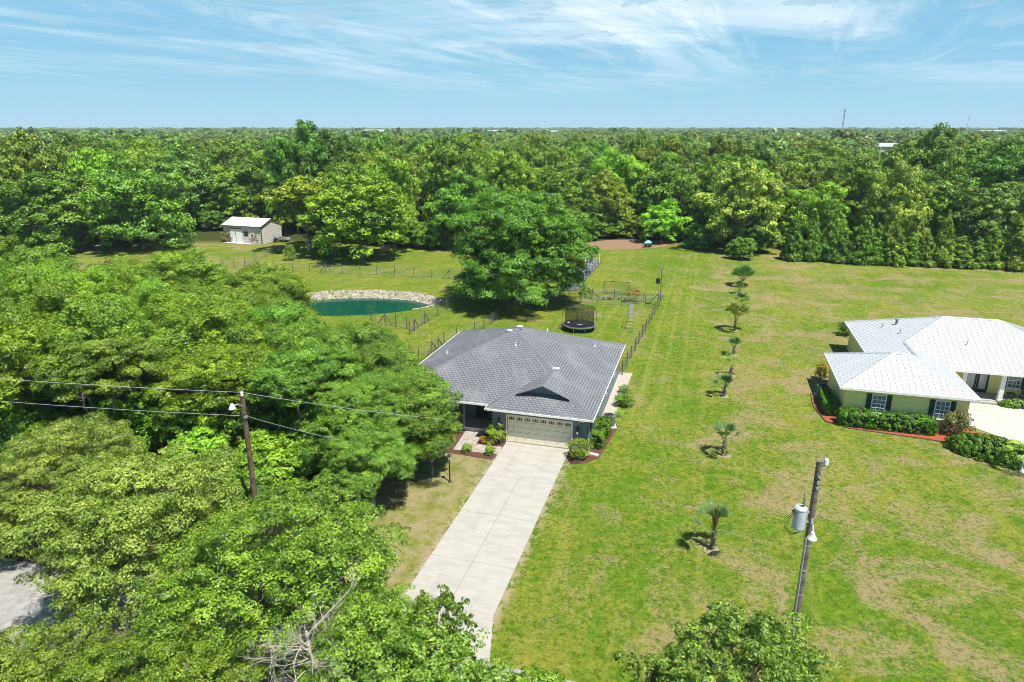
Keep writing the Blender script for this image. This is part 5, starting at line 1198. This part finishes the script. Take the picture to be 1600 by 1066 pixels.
def scatter_group(objs, nm):
    g = bpy.data.node_groups.new(nm, 'GeometryNodeTree'); g.interface.new_socket('Geometry', in_out='INPUT', socket_type='NodeSocketGeometry'); g.interface.new_socket('Geometry', in_out='OUTPUT', socket_type='NodeSocketGeometry')
    N = g.nodes; L = g.links; gi = N.new('NodeGroupInput'); go = N.new('NodeGroupOutput'); iop = N.new('GeometryNodeInstanceOnPoints'); g2i = N.new('GeometryNodeGeometryToInstance')
    for o in objs[::-1]:
        oi = N.new('GeometryNodeObjectInfo'); oi.inputs['Object'].default_value = o; oi.inputs['As Instance'].default_value = True; L.new(oi.outputs['Geometry'], g2i.inputs[0])
    L.new(gi.outputs[0], iop.inputs['Points']); L.new(g2i.outputs[0], iop.inputs['Instance']); iop.inputs['Pick Instance'].default_value = True
    for nm_, sock in (('rotv', 'Rotation'), ('sclv', 'Scale')):
        a = N.new('GeometryNodeInputNamedAttribute'); a.data_type = 'FLOAT_VECTOR'; a.inputs[0].default_value = nm_; L.new(a.outputs[0], iop.inputs[sock])
    ri = N.new('FunctionNodeRandomValue'); ri.data_type = 'INT'; ri.inputs[4].default_value = 0; ri.inputs[5].default_value = len(objs) - 1; L.new(ri.outputs[2], iop.inputs['Instance Index'])
    L.new(iop.outputs[0], go.inputs[0]); return g

# ---- special trees at the wood edge
sp = [('mid3', 'oak_tree', 'large spreading oak with visible trunk behind the long field fence', -27.0, 121.5, 9.8, 14.5, (1.25, 1.15, .8), .3), ('open', 'oak_tree', 'rounded oak between the shed and the large field oak', -38.5, 129, 8.5, 13.5, (1.35, 1.2, .8), .1),
      ('mid0', 'tall_tree', 'tallest dark tree, breaking the horizon left of centre', -47.5, 152, 7.5, 22.5, DARK, .5), ('mid2', 'tall_tree', 'tall dark tree beside the tallest one on its right', -40, 158, 7.0, 20.0, DARK, .5),
      ('mid1', 'yellow_tree', 'large yellow green flowering tree at the head of the palm row', 43, 129, 7.8, 16.2, YEL, .2), ('mid4', 'yellow_tree', 'narrow yellow flowering tree rising above the cedar row on the right', 71, 127, 5.6, 15.6, YEL, .2),
      ('mid1', 'lime_tree', 'small bright lime green tree over the red soil at the wood edge', 30.5, 139.5, 4.8, 8.0, (1.5, 1.75, .9), .4), ('mid0', 'oak_tree', 'big dark green oak left of the shed at the clearing edge', -71, 131, 9.6, 15.6, (.85, 1, 1), .1),
      ('mid2', 'oak_tree', 'wide oak left of the big dark one at the clearing edge', -87, 128, 9.2, 13.5, (.9, 1, 1), .1), ('bush', 'round_bush', 'dense round dark bush at the wood edge left of the yellow tree', 36.5, 132.5, 3.6, 4.6, (.85, 1.0, .8), 0),
      ('bush', 'round_bush', 'round bush with a pale forked stem under the yellow tree', 41.0, 120.5, 2.4, 3.8, (.85, 1.0, .8), 0), ('mid4', 'oak_tree', 'dark oak behind the lawn oak on its left', -9, 134, 8.5, 13.0, (.8, .95, .9), 0), ('mid3', 'oak_tree', 'dark oak behind the lawn oak on its right', 9, 142, 8.5, 13.5, (.8, .95, .9), 0)]
blocked = []
for k_, nm, lab, x, y, r_, h_, c, _b in sp: tree(k_, nm, lab, 'bush' if 'bush' in nm else 'tree', x, y, r_, h_, c); blocked.append((x, y, r_ * .75))
n = 17
for i in range(n):
    f = i / (n - 1); x = 50 + f * 40 + rng.uniform(-.5, .5); y = 119.5 - f * 9.5 + rng.uniform(-.6, .6)
    c = [(.72, .85, .7), (.9, 1.0, .7), (1.15, 1.0, .9), (1.3, 1.05, .9)][min(3, int(f * 3 + rng.random() * 1.2))]
    tree(f'cone{i % 2}', 'cedar_tree', f'dense conical cedar, {ordn(i + 1)} from the left in the row at the right field edge', 'cedar', x, y, rng.uniform(1.9, 3.0), rng.uniform(5.0, 9.8), c, 'conical cedars along the right field')

# ---- the forest: one object per tree in rows from the clearing edge
front = [(-200, 116), (-110, 120), (-84, 128), (-76, 142), (-66, 158), (-46, 160), (-38, 140), (-18, 132), (-11.8, 131), (5, 142), (18, 143), (27, 146), (38, 139), (46, 127), (84, 117), (150, 98)]
def frontY(x):
    for (xa, ya), (xb, yb) in zip(front, front[1:]):
        if xa <= x <= xb: return ya + (yb - ya) * (x - xa) / (xb - xa)
    return front[0][1] if x < front[0][0] else front[-1][1]
palette = [('mid green', (1, 1, 1)), ('dark green', (.70, .82, .85)), ('bright green', (1.35, 1.28, .9)), ('olive green', (1.05, .90, .85)), ('sage green', (1.0, .98, 1.7)), ('yellow green', (1.35, 1.22, .9)), ('mid green', (.9, 1.0, .9))]
rows = 11; cnt = 0; rf = random.Random(77)
for k_ in range(rows):
    step = 11.2 + k_ * .75; x = -.80 * (150 + k_ * 12) - 4; items = []
    while x < .80 * (150 + k_ * 12):
        xx = x + rf.uniform(-2.5, 2.5); yy = frontY(xx) + 5 + k_ * (11.5) + rf.uniform(-2.5, 2.5)
        if abs(xx) < .775 * yy + 5 and not any((xx - a) ** 2 + (yy - c) ** 2 < (q + 3.0) ** 2 for a, c, q in blocked): items.append((xx, yy))
        x += step
    for i, (xx, yy) in enumerate(items):
        pn, pc_ = rf.choices(palette, [4, 4, 3, 3, 2, 1, 3])[0]
        hh = rf.uniform(12.0, 18.5) + (k_ > 0) * .8 + (rf.random() < .12) * 2.2; rr = rf.uniform(6.4, 9.2)
        kk = 'mid%d' % rf.randrange(5)
        j = rf.uniform(.88, 1.12)
        tree(kk, 'forest_tree', f'{pn} tree, {ordn(i + 1)} from the left in the {ordn(k_ + 1)} forest row behind the clearing', 'tree', xx, yy, rr, hh, tuple(v * j * .98 for v in pc_), 'forest trees behind the clearing', rz=rf.uniform(0, 6.28)); cnt += 1
print('forest trees', cnt)
# low scrub that closes the forest edge
for i, x in enumerate(np.arange(-120, 48, 5.2)):
    if -66 < x < -48: continue
    x = float(x); tree('bush', 'edge_bush', f'low dark bush, {ordn(i + 1)} from the left along the foot of the forest edge', 'bush', x, frontY(x) + 1.0 + rf.uniform(-1.5, 1.5), rf.uniform(2.8, 3.9), rf.uniform(3.6, 6.5), rf.choice([(.75, .9, .8), (1.0, 1.05, .8), (1.2, 1.15, .9)]), 'low bushes along the forest edge')

# ---- beyond: a wood nobody could count, instanced with geometry nodes on one object
fb = [(-250, 1500, 60, 14, 12.5), (-170, 1550, 50, 14, 12.8), (-95, 1480, 46, 14, 12.2), (-330, 1750, 70, 16, 13.5), (-30, 1650, 60, 14, 13), (80, 1500, 40, 12, 12.5), (330, 620, 22, 10, 6.3), (1010, 1500, 60, 14, 13.2), (-1000, 1700, 40, 14, 12.5)]
def far_woods():
    protos = []
    pcol = bpy.data.collections.new('far_crown_shapes')
    for i in range(4):
        for s, (nl, lf) in enumerate(((3600, 1.15), (700, 2.5))):
            d = crown('far', 90 + i, 34, nl, lf, None, puff=[.30, .27, .33, .25][i], base=.02); P, N, size, tint, pc, pr = d
            V, F, T = leaves(P * (7, 7, 13), N, size, tint, rs, .7)
            o = bpy.data.objects.new('far_crown_%d%d' % (s, i), mesh_np('far_crown', V, F, T, MAT['leaf_far'])); protos.append((s, o))
    rp = random.Random(8)
    def place(nm, y0, y1, s, dens0, grow, lab):
        pts = []; sc = []
        y = y0
        while y < y1:
            sp_ = 14.0 + (y - 250) * grow; x = -.80 * y - 20 + rp.uniform(0, sp_)
            while x < .80 * y + 20:
                xx, yy = x + rp.uniform(-.45, .45) * sp_, y + rp.uniform(-.5, .5) * sp_ 
                if yy < frontY(xx) + 5 + rows * 11.5 - 6: x += sp_; continue
                if any(by - 420 < yy < by + 25 and abs(xx - bx * yy / by) < bw / 2 + 4 for bx, by, bw, _d, _h in fb): x += sp_; continue
                if dens0 < 1 and rp.random() > dens0: x += sp_; continue
                k = sp_ / 14.0; w = rp.uniform(1.0, 1.75) * (k ** .8); h = rp.uniform(.85, 1.28) * (1.25 if rp.random() < .03 else 1)
                pts.append((xx, yy, -.5)); sc.append((w, w, h)); x += sp_ * rp.uniform(.85, 1.15)
            y += sp_ * .95
        me = bpy.data.meshes.new(nm); me.from_pydata(pts, [], [])
        a = me.attributes.new('rotv', 'FLOAT_VECTOR', 'POINT'); a.data.foreach_set('vector', [v for _ in pts for v in (0, 0, rp.uniform(0, 6.28))])
        a = me.attributes.new('sclv', 'FLOAT_VECTOR', 'POINT'); a.data.foreach_set('vector', [v for q in sc for v in q])
        o = bpy.data.objects.new(nm, me); COL.objects.link(o); m_ = o.modifiers.new('woods', 'NODES'); m_.node_group = scatter_group([p for k, p in protos if k == s], nm)
        tag(o, lab, 'woods', kind='stuff'); print(nm, len(pts))
    place('distant_woods', 225, 620, 0, 1, .006, 'continuous canopy of woods beyond the counted forest trees')
    place('horizon_woods', 615, 5200, 1, 1, .006, 'flat band of woods fading toward the horizon')
far_woods()

# ---- far things on the horizon
def mast(x, y, h, label, w=1.6):
    t = thing('lattice_mast', label, 'mast', (x, y, 0)); b = MB()
    L_ = [(w * math.cos(a), w * math.sin(a)) for a in (0.3, 2.4, 4.5)]
    for p in L_: b.tube([(p[0], p[1], 0), (p[0] * .5, p[1] * .5, h)], .28, 4)
    n_ = int(h / 4)
    for i in range(n_):
        f0, f1 = 1 - .5 * i / n_, 1 - .5 * (i + 1) / n_
        for j in range(3): p, q = L_[j], L_[(j + 1) % 3]; b.tube([(p[0] * f0, p[1] * f0, h * i / n_), (q[0] * f1, q[1] * f1, h * (i + 1) / n_)], .16, 4, cap=False)
    b.build('tower', MAT['sheddark'], t); b = MB(); b.lathe([(1.6, 0), (1.6, 3.2)], (0, 0, h - 6), 8); b.lathe([(1.5, 0), (1.5, 2.4)], (0, 0, h - 12), 8); b.build('antenna_ring', MAT['acmetal'], t)
mast(698, 1510, 58, 'lattice radio mast standing tallest on the right horizon', 1.9)
t = thing('antenna_mast', 'thin guyed antenna mast at the far right of the horizon', 'mast', (1590, 2500, 0)); b = MB(); b.tube([(0, 0, 0), (0, 0, 62)], .7, 5); b.build('mast', MAT['acmetal'], t)
b = MB(); b.tube([(0, 0, 60), (-30, 0, 0)], .12, 4); b.tube([(0, 0, 60), (30, 5, 0)], .12, 4); b.build('guy_wire', MAT['acmetal'], t)
for i, (x, y, w_, d_, h_) in enumerate(sorted(fb)):
    t = thing('far_building', f'pale roofed building far off near the horizon, {ordn(i + 1)} from the left', 'building', (x, y, 0), 0, 'pale buildings near the horizon')
    b = MB(); b.box((0, 0, h_ / 2), (w_, d_, h_)); 
    b.build('wall', MAT['white'], t); b = MB(); k_ = w_ / 2 + 1
    b.face([(-k_, -d_ / 2 - 1, h_), (k_, -d_ / 2 - 1, h_), (k_ * .8, 0, h_ + 3), (-k_ * .8, 0, h_ + 3)]); b.face([(k_, d_ / 2 + 1, h_), (-k_, d_ / 2 + 1, h_), (-k_ * .8, 0, h_ + 3), (k_ * .8, 0, h_ + 3)])
    b.face([(-k_, d_ / 2 + 1, h_), (-k_, -d_ / 2 - 1, h_), (-k_ * .8, 0, h_ + 3)]); b.face([(k_, -d_ / 2 - 1, h_), (k_, d_ / 2 + 1, h_), (k_ * .8, 0, h_ + 3)]); b.build('roof', MAT['whiterib'], t)

# ---- the air
def haze():
    b = MB(); z0, z1 = -2.6, 63.0; b.box((0, 2950, (z0 + z1) / 2), (9400, 6300, z1 - z0))
    m = bpy.data.materials.new('haze_air'); m.use_nodes = True; nt = m.node_tree; nt.nodes.clear()
    out = nt.nodes.new('ShaderNodeOutputMaterial'); v = nt.nodes.new('ShaderNodeVolumePrincipled'); v.inputs['Color'].default_value = (.70, .86, 1.0, 1); v.inputs['Density'].default_value = 0.00013
    nt.links.new(v.outputs[0], out.inputs['Volume']); o = b.build('haze', m); tag(o, kind='stuff'); o.visible_shadow = True
haze()
